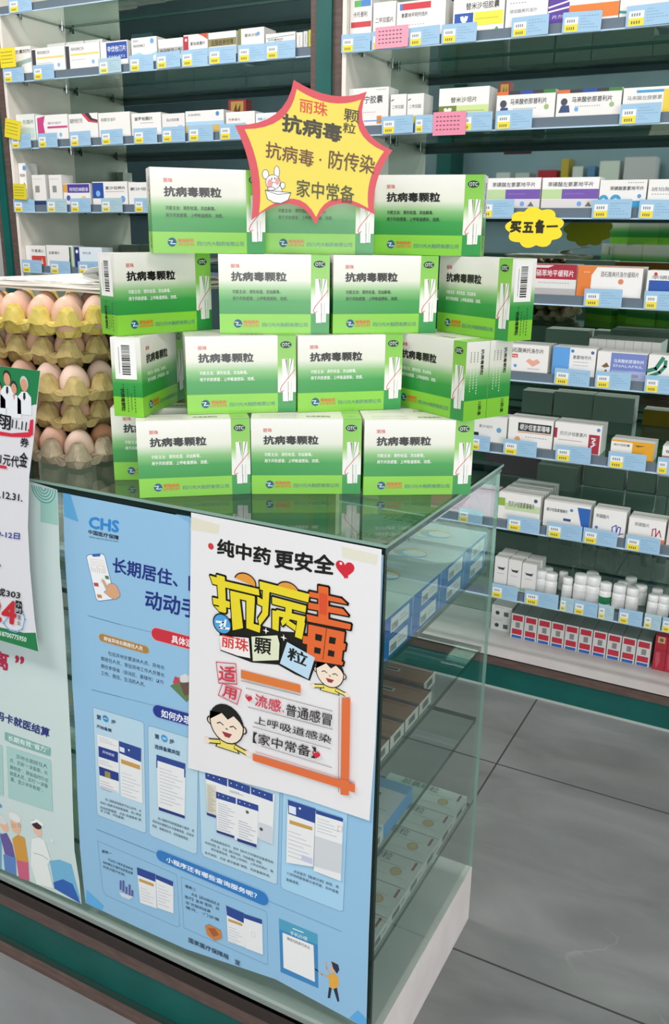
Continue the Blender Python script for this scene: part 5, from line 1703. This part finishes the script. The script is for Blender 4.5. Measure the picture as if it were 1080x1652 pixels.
    (-0.2582, -0.1180, 1.0893, 0.0724, 0.07, 'dedcda', [('r',0,0,1,0.48,'a82438'),('p',[(0.2,0.03),(0.6,0.03),(0.5,0.12),(0.18,0.12)],'e9dcde'),('d',0.35,0.6,0.9,0.6,12,'97979a'),('r',0,0.78,1,1,'b3b1b0'),('r',0.02,0.8,0.22,0.94,'4a4c50')], [('硝苯地平缓释片',0.3,0.95,0.18,0.4,'f0e4e6')],
     'red and grey carton with white title beside the stacked granule boxes'),
    (-0.1156, 0.0350, 1.0893, 0.0707, 0.07, 'e07f3f', [('p',[(0.3,0.03),(0.22,0.3),(0.22,0.7),(0.34,1),(1,1),(1,0.03)],'ece9e6'),('c',0.68,0.48,0.09,'d9855a'),('d',0.1,0.2,0.2,0.2,3,'f3dccb')], [('酒石酸美托洛尔缓释片',0.36,0.94,0.16,0.34,'5a5a5e')],
     'orange and white carton on the right-hand fourth shelf'),
    (0.0456, 0.1468, 1.0893, 0.0649, 0.07, 'ebe8e4', [('r',0.05,0.34,1,0.9,'2b55a6'),('c',0.18,0.12,0.06,'c8323c')], [('苯磺酸氨氯',0.1,0.96,0.16,0.3,'8a8a90')],
     'white carton with dark blue panel at the right edge, fourth right shelf'),
    (-0.2955, -0.1693, 0.8973, 0.0672, 0.08, 'ebe8e4', [('r',0.18,0.36,0.38,0.5,'cf5a4c'),('p',[(0.55,0.6),(0.62,0.5),(0.7,0.58),(0.78,0.5),(0.85,0.62),(0.7,0.8)],'e6a890'),('c',0.34,0.8,0.06,'5f93cf'),('d',0.6,0.88,0.85,0.88,6,'55575a')], [('酒石酸美托洛尔片',0.2,0.9,0.12,0.3,'5a4a48'),('25mg',0.2,0.36,0.38,0.48,'f3e4e0')],
     'white carton with pink flower mark and red tag, fifth right shelf'),
    (-0.1589, -0.0528, 0.8973, 0.0682, 0.06, 'ebe8e4', [('r',0,0,0.4,1,'5f9fdc'),('c',0.46,0.12,0.06,'4a7fb8'),('c',0.92,0.14,0.06,'4a6a8c'),('d',0.5,0.5,0.85,0.5,8,'97979a'),('d',0.5,0.62,0.85,0.62,8,'97979a')], [('氨氯地平片',0.48,0.9,0.26,0.4,'6a6a70')],
     'half blue half white carton, fifth right shelf'),
    (-0.0489, 0.0669, 0.8973, 0.0643, 0.06, 'ebe8e4', [('r',0.28,0.02,1,0.98,'7384c0'),('r',0.3,0.66,1,0.98,'a3aed6'),('p',[(0.1,0.55),(0.2,0.4),(0.26,0.55),(0.16,0.6)],'7a5a3c'),('p',[(0.08,0.9),(0.2,0.65),(0.26,0.9)],'5a4a34'),('r',0.56,0.78,0.86,0.9,'8a8c94')], [('马来酸依那普利片',0.34,0.95,0.24,0.38,'eceef6'),('ENALAPRIL',0.34,0.94,0.44,0.54,'d3d9ee')],
     'white and lavender-blue carton with brown plant picture, fifth right shelf'),
    (0.0706, 0.1632, 0.8973, 0.0648, 0.06, 'ebe8e4', [('l',[(0.0,0.6),(0.2,0.5),(0.35,0.1)],0.14,'2f7f68'),('l',[(0.05,0.8),(0.3,0.62),(0.42,0.4),(0.42,0.2)],0.12,'2f7f68')], [],
     'white carton with dark green ribbon pattern at the right edge, fifth right shelf'),
    (-0.3569, -0.2624, 0.7043, 0.0677, 0.06, 'e3e2de', [('c',0.78,0.5,0.1,'5f9fc4'),('r',0,0.66,0.2,0.8,'26262a')], [('氯沙坦片',0.2,0.6,0.34,0.46,'8a8c90')],
     'white carton with small blue disc beside the bottom row granule box'),
    (-0.2580, -0.1412, 0.7043, 0.0729, 0.06, 'ebe8e4', [('r',0.22,0.16,0.96,0.46,'2b2b30'),('l',[(0.22,0.5),(0.96,0.5)],0.03,'cf8a4a'),('c',0.22,0.76,0.1,'e6a25a'),('d',0.4,0.66,0.9,0.66,9,'77797c')], [('缬沙坦氢氯噻嗪',0.26,0.93,0.2,0.42,'f0efec')],
     'white carton with black title bar, sixth right shelf'),
    (-0.1371, -0.0195, 0.7043, 0.0733, 0.07, 'ebe8e4', [('r',0,0.2,0.06,0.55,'a82c40'),('r',0.74,0.32,0.97,0.98,'a82c40'),('l',[(0.8,0.45),(0.9,0.45),(0.8,0.6),(0.9,0.62),(0.8,0.75)],0.05,'ecdcde'),('c',0.93,0.14,0.06,'5f7fb4'),('l',[(0.1,0.6),(0.6,0.6)],0.02,'c98a8a')], [('厄贝沙坦氢氯片',0.12,0.7,0.3,0.44,'77797c')],
     'white carton with red panel and red edge tab, sixth right shelf'),
    (0.0056, 0.1081, 0.7043, 0.0452, 0.06, 'e0a32e', [('r',0.0,0.1,0.5,0.75,'ece9e4'),('p',[(0.55,0.2),(0.8,0.2),(0.62,0.3)],'7a5a1c')], [('缬沙坦胶囊',0.06,0.44,0.2,0.34,'3a3a3e')],
     'yellow-orange carton with white title panel, sixth right shelf'),
    (0.1276, 0.2016, 0.7043, 0.0429, 0.06, 'ebe8e4', [('r',0.0,0.55,1,0.7,'b3848a')], [('依折',0.1,0.5,0.2,0.4,'4a4a4e')],
     'white carton cut by the right edge, sixth right shelf'),
    (-0.4640, -0.2782, 0.4993, 0.0707, 0.06, 'd8a9c2', [('p',[(0,0.3),(0.35,0.1),(0.62,0.3),(0.45,0.95),(0,0.9)],'c24a8c')], [],
     'pink and white carton seen through the counter glass, seventh right shelf'),
    (-0.2702, -0.1561, 0.4993, 0.0730, 0.02, 'ebe8e4', [('r',0,0.2,0.16,0.5,'8fb04a'),('r',0.16,0.36,1,0.62,'c2d3a8'),('c',0.88,0.16,0.07,'4a5a70')], [('厄贝沙坦氢氯噻嗪片',0.24,0.86,0.28,0.5,'3a4a30')],
     'white and pale green thin carton, front one of a pack of eight, seventh right shelf'),
    (-0.1468, -0.0267, 0.4993, 0.0685, 0.06, 'ebe8e4', [('p',[(0.72,0.1),(1,0.1),(1,1),(0.86,1)],'2f63b0'),('c',0.6,0.25,0.06,'5f7fb4'),('r',0.44,0.6,0.6,0.7,'3a4c80')], [('缬沙坦氢氯噻嗪片',0.06,0.52,0.26,0.4,'4a4c58')],
     'white carton with blue wedge at its end, seventh right shelf'),
    (-0.0179, 0.0631, 0.4993, 0.0674, 0.05, 'ebe8e4', [('l',[(0.62,0.85),(0.6,0.65),(0.72,0.55),(0.74,0.85),(0.78,0.6),(0.86,0.62),(0.84,0.88),(0.95,0.85)],0.04,'5a5cae'),('l',[(0.7,0.9),(0.85,0.92)],0.04,'c8504c'),('c',0.12,0.74,0.06,'4f7fc4')], [('甲磺酸片',0.08,0.48,0.2,0.36,'6a6a70')],
     'white carton with violet scribble mark, upright, seventh right shelf'),
    (0.0701, 0.1586, 0.4993, 0.0578, 0.06, 'ebe8e4', [('r',0,0.82,1,1,'e0703c'),('l',[(0.66,0.7),(0.66,0.4),(0.74,0.36),(0.76,0.7),(0.84,0.42),(0.9,0.7)],0.05,'b45a6a')], [('苯磺酸片',0.16,0.56,0.18,0.36,'8a8a90')],
     'flat white carton with orange lower edge and scribble mark, seventh right shelf'),
    (0.1639, 0.2279, 0.4993, 0.0709, 0.06, 'e0c9cc', [], [],
     'pinkish white carton cut by the right edge, seventh right shelf'),
]
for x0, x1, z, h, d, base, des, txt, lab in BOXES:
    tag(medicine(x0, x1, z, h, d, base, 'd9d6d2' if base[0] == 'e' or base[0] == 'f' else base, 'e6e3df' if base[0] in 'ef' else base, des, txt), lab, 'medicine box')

# seven more thin cartons packed behind the pale green one
for k, wh in enumerate(('second', 'third', 'fourth', 'fifth', 'sixth', 'seventh', 'last')):
    o = medicine(-0.2699 + .001 * k, -0.1556 + .001 * k, 0.4993, 0.0730 - .0012 * (k % 2), .0185, 'ebe8e4', 'b9b7b2', 'dedbd7', [], [], 'medicine_box', YB1 + .0207 * (k + 1))
    tag(o, 'thin white carton, %s in the pack behind the pale green front one' % wh, 'medicine box', 'pack of thin cartons')
tag(medicine(-1.8747, -1.7990, 1.6823, 0.1020, .07, 'dcd9d4', 'cfccc8', 'd8d5d0', [('d', .1, .12, .9, .12, 6, '6a6a6c')], [], 'medicine_box', YB1 + .1), 'white carton in the back row behind the yellow-lined cartons, left of three', 'medicine box')
tag(medicine(-1.7954, -1.7217, 1.6823, 0.1014, .07, 'dcd9d4', 'cfccc8', 'd8d5d0', [('d', .1, .12, .9, .12, 6, '6a6a6c')], [], 'medicine_box', YB1 + .1), 'white carton in the back row behind the yellow-lined cartons, middle of three', 'medicine box')
tag(medicine(-1.7182, -1.6463, 1.6823, 0.1008, .07, 'dcd9d4', 'cfccc8', 'd8d5d0', [('d', .1, .12, .9, .12, 6, '6a6a6c')], [], 'medicine_box', YB1 + .1), 'white carton in the back row behind the yellow-lined cartons, right of three', 'medicine box')
tag(medicine(-1.1801, -1.1203, 1.4903, 0.0962, .03, 'a8323a', '8e2a30', 'b83a40', [('r', .14, .04, .86, .5, 'c9a24a'), ('p', [(.3, .3), (.45, .08), (.5, .3), (.7, .1), (.66, .4), (.36, .45)], '6a3a2a')], [], 'medicine_box', YB1 + .09), 'small red and gold block imitating a mirror reflection behind the faint red lettered carton', 'medicine box')  # solid block added in place of a reflection in the mirror back
tag(medicine(-0.3721, -0.3436, 1.4878, 0.0981, .03, 'a8323a', '8e2a30', 'b83a40', [('r', .14, .04, .86, .5, 'c9a24a'), ('p', [(.3, .3), (.45, .08), (.5, .3), (.7, .1), (.66, .4), (.36, .45)], '6a3a2a')], [], 'medicine_box', YB1 + .09), 'small red and gold block imitating a mirror reflection behind the left portrait carton', 'medicine box')  # second added block, also standing in for a mirrored glimpse
o = medicine(-1.8930, -1.7588, 1.2993, .0143, .06, '27406e', '27406e', '2c4878', [('c', .56, .5, .3, 'dfe6ee')], [])
tag(o, 'flat navy box under the two small white cartons, fourth shelf of the left bay', 'medicine box')
# slim cartons stacked on edge along the back of the fifth right shelf
for k, wh in enumerate(('first', 'second', 'third', 'fourth', 'fifth', 'sixth', 'seventh', 'last')):
    w = 0.0216
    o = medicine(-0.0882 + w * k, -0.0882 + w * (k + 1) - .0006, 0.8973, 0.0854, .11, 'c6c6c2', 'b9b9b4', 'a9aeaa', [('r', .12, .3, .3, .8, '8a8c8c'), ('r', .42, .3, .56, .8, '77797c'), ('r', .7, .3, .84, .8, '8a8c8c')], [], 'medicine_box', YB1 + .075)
    tag(o, 'grey-white carton on edge, %s from left behind the fifth right shelf row' % wh, 'medicine box', 'cartons on edge at the back')
for x0, x1, h, y, a, c in [(-0.2679, -0.2308, 0.0888, 1.3270, 'front row', 'left'), (-0.2291, -0.1925, 0.0870, 1.3270, 'front row', 'middle'), (-0.1908, -0.1513, 0.0838, 1.3270, 'front row', 'right'), (-0.2649, -0.2278, 0.0888, 1.3690, 'back row', 'left'), (-0.2261, -0.1895, 0.0870, 1.3690, 'back row', 'middle'), (-0.1878, -0.1483, 0.0838, 1.3690, 'back row', 'right')]:
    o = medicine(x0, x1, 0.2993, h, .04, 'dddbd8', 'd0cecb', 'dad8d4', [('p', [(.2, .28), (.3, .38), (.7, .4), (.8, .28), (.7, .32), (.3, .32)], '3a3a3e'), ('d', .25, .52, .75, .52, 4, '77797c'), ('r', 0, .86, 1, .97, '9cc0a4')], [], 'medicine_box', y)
    tag(o, 'small white carton, %s of the %s, at the left end of the bottle shelf' % (c, a), 'medicine box', 'small cartons by the bottles')
BOTTLES = [(-0.1449, 1.3550, 0.0630, 0.0162, 'first cap from the left'),
           (-0.1164, 1.3550, 0.0601, 0.0169, 'second cap from the left'),
           (-0.1416, 1.4070, 0.0537, 0.0167, 'behind the first two'),
           (-0.0719, 1.3550, 0.0561, 0.0143, 'third in the front line, smaller'),
           (-0.0963, 1.4070, 0.0433, 0.0127, 'small one behind the third'),
           (-0.0381, 1.3550, 0.0717, 0.0185, 'large one fourth in the front line'),
           (-0.0049, 1.3550, 0.0734, 0.0196, 'large one fifth in the front line'),
           (-0.0190, 1.4070, 0.0636, 0.0176, 'behind the two large ones'),
           (0.0276, 1.3550, 0.0614, 0.0162, 'with green label, single'),
           (0.0627, 1.3550, 0.0627, 0.0176, 'sixth in the front line'),
           (0.0968, 1.3550, 0.0610, 0.0166, 'seventh in the front line'),
           (0.0623, 1.4070, 0.0525, 0.0155, 'behind the sixth'),
           (0.0739, 1.4590, 0.0431, 0.0163, 'rearmost behind the sixth'),
           (0.1096, 1.4070, 0.0523, 0.0155, 'right behind the seventh'),
           (0.1482, 1.3550, 0.0526, 0.0142, 'eighth in the front line'),
           (0.1749, 1.3550, 0.0549, 0.0151, 'ninth in the front line'),
           (0.1500, 1.4070, 0.0412, 0.0145, 'behind the eighth')]
for x, y, h, r, wh in BOTTLES:
    h = max(h, .05)
    o = tag(empty('pill_bottle', (x, y, 0.2993)), 'white pill bottle with screw cap, %s' % wh, 'bottle', 'white pill bottles on the lowest shelf')
    m = MB()
    m.lathe([(r * .9, 0), (r * .97, .002), (r * .97, h * .58), (r * .9, h * .64), (r * .74, h * .68), (r * .74, h * .7)], M('e4e4e2', .3), 24)
    m.build('bottle_body', o, smooth=True)
    m = MB()
    m.lathe([(r * .9, h * .69), (r * .93, h * .7), (r * .93, h * .95), (r * .86, h), (.001, h)], M('efefed', .35), 24)
    m.build('cap', o, smooth=True)
    m = MB()
    lc = '1f7a4a' if 'green' in wh else 'd5d6d4'
    ring = [(r * .985 * math.cos(a), r * .985 * math.sin(a)) for a in [math.pi * (1.05 + .9 * i / 12) for i in range(13)]]
    m.mesh([(p[0], p[1], zz) for zz in (h * .1, h * .42) for p in ring], [(i, i + 1, 14 + i, 13 + i) for i in range(12)], M(lc, .4))
    m.build('label', o, smooth=True)
for k, wh in enumerate(('first', 'second', 'third', 'fourth', 'fifth', 'sixth', 'seventh', 'eighth', 'ninth', 'last')):
    w = 0.03928
    o = medicine(-0.2410 + w * k, -0.2410 + w * k + w - .0025, 0.1043, 0.0760, .125, 'dcdad8', 'd3d1cf', '8a908e', [('r', .1, .06, .9, .28, 'c22c40'), ('r', .1, .62, .9, .84, 'c22c40'), ('r', .1, .84, .9, .88, 'dcdad8'), ('r', .1, .88, .9, .99, '2f63b4'), ('r', .36, .34, .7, .56, '8d8b89')], [], 'medicine_box', 1.443)
    tag(o, 'upright white carton with red and blue bands, %s in the row on the deck' % wh, 'medicine box', 'red and blue banded cartons on the deck')
for k, wh in enumerate(('lower', 'upper')):
    o = medicine(-0.3101, -0.2493, .1043 + .0395 * k, .039, .08, 'd6d5d3', 'c9c8c6', 'd0cfcd', [('d', .15, .15, .6, .15, 6, '77797c'), ('c', .3, .6, .16, '3a3a3e'), ('r', .62, .45, .85, .8, '55575a')], [], 'medicine_box', 1.47)
    tag(o, 'plain white carton, %s of two stacked at the left end of the deck' % wh, 'medicine box', 'two white cartons on the deck')
for k, wh in enumerate(('first', 'second', 'third')):
    for lv, nm in ((0, 'lower'), (1, 'upper')):
        o = medicine(0.1583 + .032 * k, 0.1583 + .032 * k + .031, .1043 + .0605 * lv, .06 if lv == 0 else .04, .09, 'b22738', 'a8242f', 'b83040', [('p', [(.15, .15), (.5, .1), (.55, .6), (.3, .95), (.2, .6)], 'c85060')] if lv == 0 else [('r', .2, .05, .8, .5, 'c9a878'), ('c', .5, .28, .14, '7a5a44')], [], 'medicine_box', 1.44)
        tag(o, 'red carton at the right edge of the deck, %s layer, %s column' % (nm, wh), 'medicine box', 'red cartons on the deck')


# ------------------------------------------------------------------ price cards along the rails
def price_card(x0, x1, z, tint, label, pale, k):
    w, h = x1 - x0, .041
    o = MB()
    o.box(0, w, -.0008, 0, 0, h, M(tint, .35))
    o = o.build('price_card')
    o.location = (x0, YF - .0068 - .0012 * (k % 2), z)
    o.rotation_euler = (0, random.uniform(-.02, .02), random.uniform(-.03, .03))
    m = MB()
    P = Print(m, (0, -.0008, 0), XF, ZF, NF, .0001)
    P.rect(.06 * w, .04 * h, .40 * w, .40 * h, 'efd83f' if not pale else 'e9dc7c')
    P.rect(.06 * w, .40 * h, .40 * w, .74 * h, 'e8ebea')
    for v in (.2, .56):
        for i in range(4):
            P.rect((.12 + .055 * i) * w, v * h - .003, (.15 + .055 * i) * w, v * h + .003, '6a6a3c' if v < .4 else '77797a')
    m.build('price_sticker', o)
    m = MB()
    P = Print(m, (0, -.0008, 0), XF, ZF, NF, .0001)
    for i in range(5):
        P.dots((.46 * w, (.22 + .14 * i) * h), (min(.95, .62 + .11 * ((i * 3 + k) % 4)) * w, (.22 + .14 * i) * h), 6 + i % 3, .0011, '5d87ad')
    m.build('printed_lines', o)
    tag(o, label, 'price tag', 'price cards on the wall shelves')
    return o


CARDS = [
    (-1.8990, -1.8036, 1.8500, '9cc0da', 'pale blue price card at the top left corner', 0),
    (-1.9465, -1.8585, 1.6610, '9cc0da', 'pale blue price card below the yellow card', 0),
    (-1.8193, -1.7348, 1.6610, '9cc0da', 'pale blue price card below the left dark-striped carton', 0),
    (-1.5560, -1.4717, 1.6610, 'a9c6cf', 'pale blue price card below the blue-titled carton', 1),
    (-1.4419, -1.3565, 1.6610, '9cc0da', 'pale blue price card below the pale teal wave carton', 0),
    (-1.3432, -1.2585, 1.6610, '9cc0da', 'pale blue price card below the silver-banded carton', 0),
    (-1.2564, -1.1681, 1.6610, '9cc0da', 'pale blue price card below the red-banded carton', 0),
    (-1.1640, -1.0726, 1.6610, '9cc0da', 'pale blue price card below the olive-gold banded carton', 0),
    (-1.0686, -0.9824, 1.6610, '9cc0da', 'pale blue price card below the cream olive-striped carton', 0),
    (-0.9805, -0.8896, 1.6610, '9cc0da', 'pale blue price card below the carton with the small red mark', 0),
    (-1.9403, -1.8510, 1.4690, '9cc0da', 'pale blue price card below the pale mint carton', 0),
    (-1.8217, -1.7383, 1.4690, '9cc0da', 'pale blue price card below the magenta carton', 0),
    (-1.6898, -1.6049, 1.4690, '9cc0da', 'pale blue price card below the red and black arcs carton', 0),
    (-1.5633, -1.4795, 1.4690, '9cc0da', 'pale blue price card below the plain cream-white carton', 0),
    (-1.4397, -1.3548, 1.4690, '9cc0da', 'pale blue price card below the bold black titled carton', 0),
    (-1.3345, -1.2527, 1.4690, '9cc0da', 'pale blue price card below the greyish bottle-picture carton', 0),
    (-1.2418, -1.1562, 1.4690, '9cc0da', 'pale blue price card below the blue and gold banded carton', 0),
    (-1.1332, -1.0468, 1.4690, '9cc0da', 'pale blue price card beside the left tip of the star sign', 0),
    (-1.9551, -1.8638, 1.2780, '9cc0da', 'pale blue price card below the dancer carton', 0),
    (-1.8071, -1.7226, 1.2780, 'a9c6cf', 'pale blue price card below the navy box', 1),
    (-1.7070, -1.6225, 1.2780, '9cc0da', 'pale blue price card below the purple-titled carton', 0),
    (-1.5800, -1.4941, 1.2780, 'a9c6cf', 'pale blue price card below the deep blue panel carton', 1),
    (-1.4509, -1.3733, 1.2780, '9cc0da', 'pale blue price card touching the top row granule box', 0),
    (-1.9405, -1.8510, 1.0890, '9cc0da', 'pale blue price card below the red panel carton by the newspapers', 0),
    (-1.8153, -1.7291, 1.0890, '9cc0da', 'pale blue price card below the dark green striped carton', 0),
    (-1.6921, -1.5939, 1.0890, '9cc0da', 'pale blue price card below the navy striped carton', 0),
    (-0.7555, -0.6739, 1.6610, '9cc0da', 'pale blue price card at the left end of the top right shelf', 0),
    (-0.6705, -0.5851, 1.6610, '9cc0da', 'pale blue price card below the pink note on the top right shelf', 0),
    (-0.5703, -0.4899, 1.6610, '9cc0da', 'pale blue price card below the red top band carton', 0),
    (-0.4851, -0.3968, 1.6610, '9cc0da', 'pale blue price card below the blue heart carton', 0),
    (-0.3132, -0.2270, 1.6610, '9cc0da', 'pale blue price card below the plain pinkish white carton', 0),
    (-0.1961, -0.1102, 1.6610, '9cc0da', 'pale blue price card below the purple and orange carton', 0),
    (-0.0573, 0.0372, 1.6610, '9cc0da', 'pale blue price card at the right edge of the top shelf', 0),
    (-0.6354, -0.5487, 1.4665, '9cc0da', 'pale blue price card right of the star sign', 0),
    (-0.5454, -0.4959, 1.4665, '9cc0da', 'pale blue price card left of the pink note, second right shelf', 0),
    (-0.4330, -0.3455, 1.4665, '9cc0da', 'pale blue price card right of the pink note, second right shelf', 0),
    (-0.3379, -0.2494, 1.4665, '9cc0da', 'pale blue price card below the left portrait carton', 0),
    (-0.0494, 0.0378, 1.4665, '9cc0da', 'pale blue price card below the yellow-ended carton', 0),
    (-0.3681, -0.2772, 1.2675, '9cc0da', 'pale blue price card left of the cloud sign', 0),
    (-0.0909, -0.0017, 1.2675, '9cc0da', 'pale blue price card below the blue discs carton', 0),
    (0.0132, 0.0919, 1.2675, '9cc0da', 'pale blue price card at the right edge, third right shelf', 0),
    (-0.0899, -0.0020, 1.0680, '9cc0da', 'pale blue price card below the orange and white carton', 0),
    (0.0483, 0.1192, 1.0680, '9cc0da', 'pale blue price card at the right edge, fourth right shelf', 0),
    (-0.1443, -0.0576, 0.8760, '9cc0da', 'pale blue price card below the half blue carton', 0),
    (-0.0442, 0.0390, 0.8760, '9cc0da', 'pale blue price card below the lavender-blue carton', 0),
    (0.0718, 0.1470, 0.8760, '9cc0da', 'pale blue price card below the dark green ribbon carton', 0),
    (-0.3471, -0.2975, 0.6830, '9cc0da', 'pale blue price card beside the bottom row granule box', 0),
    (-0.2605, -0.1719, 0.6830, '9cc0da', 'pale blue price card below the black title bar carton', 0),
    (-0.1240, -0.0354, 0.6830, '9cc0da', 'pale blue price card below the red panel carton, sixth right shelf', 0),
    (0.0070, 0.0969, 0.6830, '9cc0da', 'pale blue price card below the yellow-orange carton', 0),
    (0.1228, 0.1780, 0.6830, '9cc0da', 'pale blue price card at the right edge, sixth right shelf', 0),
    (-0.3732, -0.3042, 0.4780, '9cc0da', 'pale blue price card seen through the counter glass, seventh right shelf', 0),
    (-0.2352, -0.1481, 0.4780, '9cc0da', 'pale blue price card below the pale green thin carton', 0),
    (-0.1284, -0.0369, 0.4780, '9cc0da', 'pale blue price card below the blue wedge carton', 0),
    (-0.0353, 0.0500, 0.4780, '9cc0da', 'pale blue price card below the upright scribble carton', 0),
    (0.0712, 0.1544, 0.4780, '9cc0da', 'pale blue price card below the flat scribble carton', 0),
    (-0.2659, -0.1925, 0.2780, '9cc0da', 'pale blue price card below the small white cartons', 0),
    (-0.1719, -0.0811, 0.2780, '9cc0da', 'pale blue price card below the first two bottles', 0),
    (-0.0761, -0.0401, 0.2780, 'a9c6cf', 'pale blue price card narrow, below the small bottles', 1),
    (-0.0385, 0.0226, 0.2780, '9cc0da', 'pale blue price card below the large bottles', 0),
    (0.0242, 0.0636, 0.2780, 'a9c6cf', 'pale blue price card narrow, below the green-labelled bottle', 1),
    (0.0761, 0.1345, 0.2780, '9cc0da', 'pale blue price card below the sixth and seventh bottles', 0),
    (0.1391, 0.1797, 0.2780, 'a9c6cf', 'pale blue price card below the eighth bottle', 1),
    (0.1827, 0.2285, 0.2780, '9cc0da', 'pale blue price card at the right edge of the bottle shelf', 0),
    ]
for k, (x0, x1, z, tint, lab, pale) in enumerate(CARDS):
    price_card(x0, x1, z, tint, lab, pale, k)
m = MB()
m.box(0, 0.0661, -.0006, 0, 0, 0.0547, M('e8d52c', .5))
o = tag(m.build('price_note', None, (-1.9511, YF - .0108, 1.7023)), 'yellow price note at the left end of the second left shelf', 'note')
o.rotation_euler = (0, 0.000, 0)
m = MB()
P = Print(m, (0, -.0006, 0), XF, ZF, NF, .0001)
for i in range(4):
    P.dots((0.0066, 0.0137 + 0.0098 * i), (0.0562, 0.0137 + 0.0098 * i), 7, .0022, '4a3c24')
m.build('writing', o)
m = MB()
m.box(0, 0.0678, -.0006, 0, 0, 0.0557, M('e0cf2c', .5))
o = tag(m.build('price_note', None, (-1.9626, YF - .0108, 1.5055)), 'tilted yellow price note at the left end of the third left shelf', 'note')
o.rotation_euler = (0, 0.200, 0)
m = MB()
P = Print(m, (0, -.0006, 0), XF, ZF, NF, .0001)
for i in range(4):
    P.dots((0.0068, 0.0139 + 0.0100 * i), (0.0576, 0.0139 + 0.0100 * i), 7, .0022, '4a3c24')
m.build('writing', o)
m = MB()
m.box(0, 0.0579, -.0006, 0, 0, 0.0469, M('d9cb2a', .5))
o = tag(m.build('price_note', None, (-1.9476, YF - .0108, 1.3182)), 'yellow price note on the dancer carton', 'note')
o.rotation_euler = (0, 0.050, 0)
m = MB()
P = Print(m, (0, -.0006, 0), XF, ZF, NF, .0001)
for i in range(4):
    P.dots((0.0058, 0.0117 + 0.0084 * i), (0.0492, 0.0117 + 0.0084 * i), 7, .0022, '4a3c24')
m.build('writing', o)
m = MB()
m.box(0, 0.0884, -.0006, 0, 0, 0.0477, M('e89cb0', .5))
o = tag(m.build('price_note', None, (-0.6586, YF - .0108, 1.6619)), 'pink handwritten note on the top right shelf', 'note')
o.rotation_euler = (0, 0.000, 0)
m = MB()
P = Print(m, (0, -.0006, 0), XF, ZF, NF, .0001)
for i in range(4):
    P.dots((0.0088, 0.0119 + 0.0086 * i), (0.0751, 0.0119 + 0.0086 * i), 7, .0022, '4a3c24')
m.build('writing', o)
m = MB()
m.box(0, 0.0852, -.0006, 0, 0, 0.0528, M('e58ba5', .5))
o = tag(m.build('price_note', None, (-0.4959, YF - .0108, 1.4583)), 'pink note on the second right shelf before the cream carton', 'note')
o.rotation_euler = (0, 0.000, 0)
m = MB()
P = Print(m, (0, -.0006, 0), XF, ZF, NF, .0001)
for i in range(4):
    P.dots((0.0085, 0.0132 + 0.0095 * i), (0.0724, 0.0132 + 0.0095 * i), 7, .0022, '4a3c24')
m.build('writing', o)
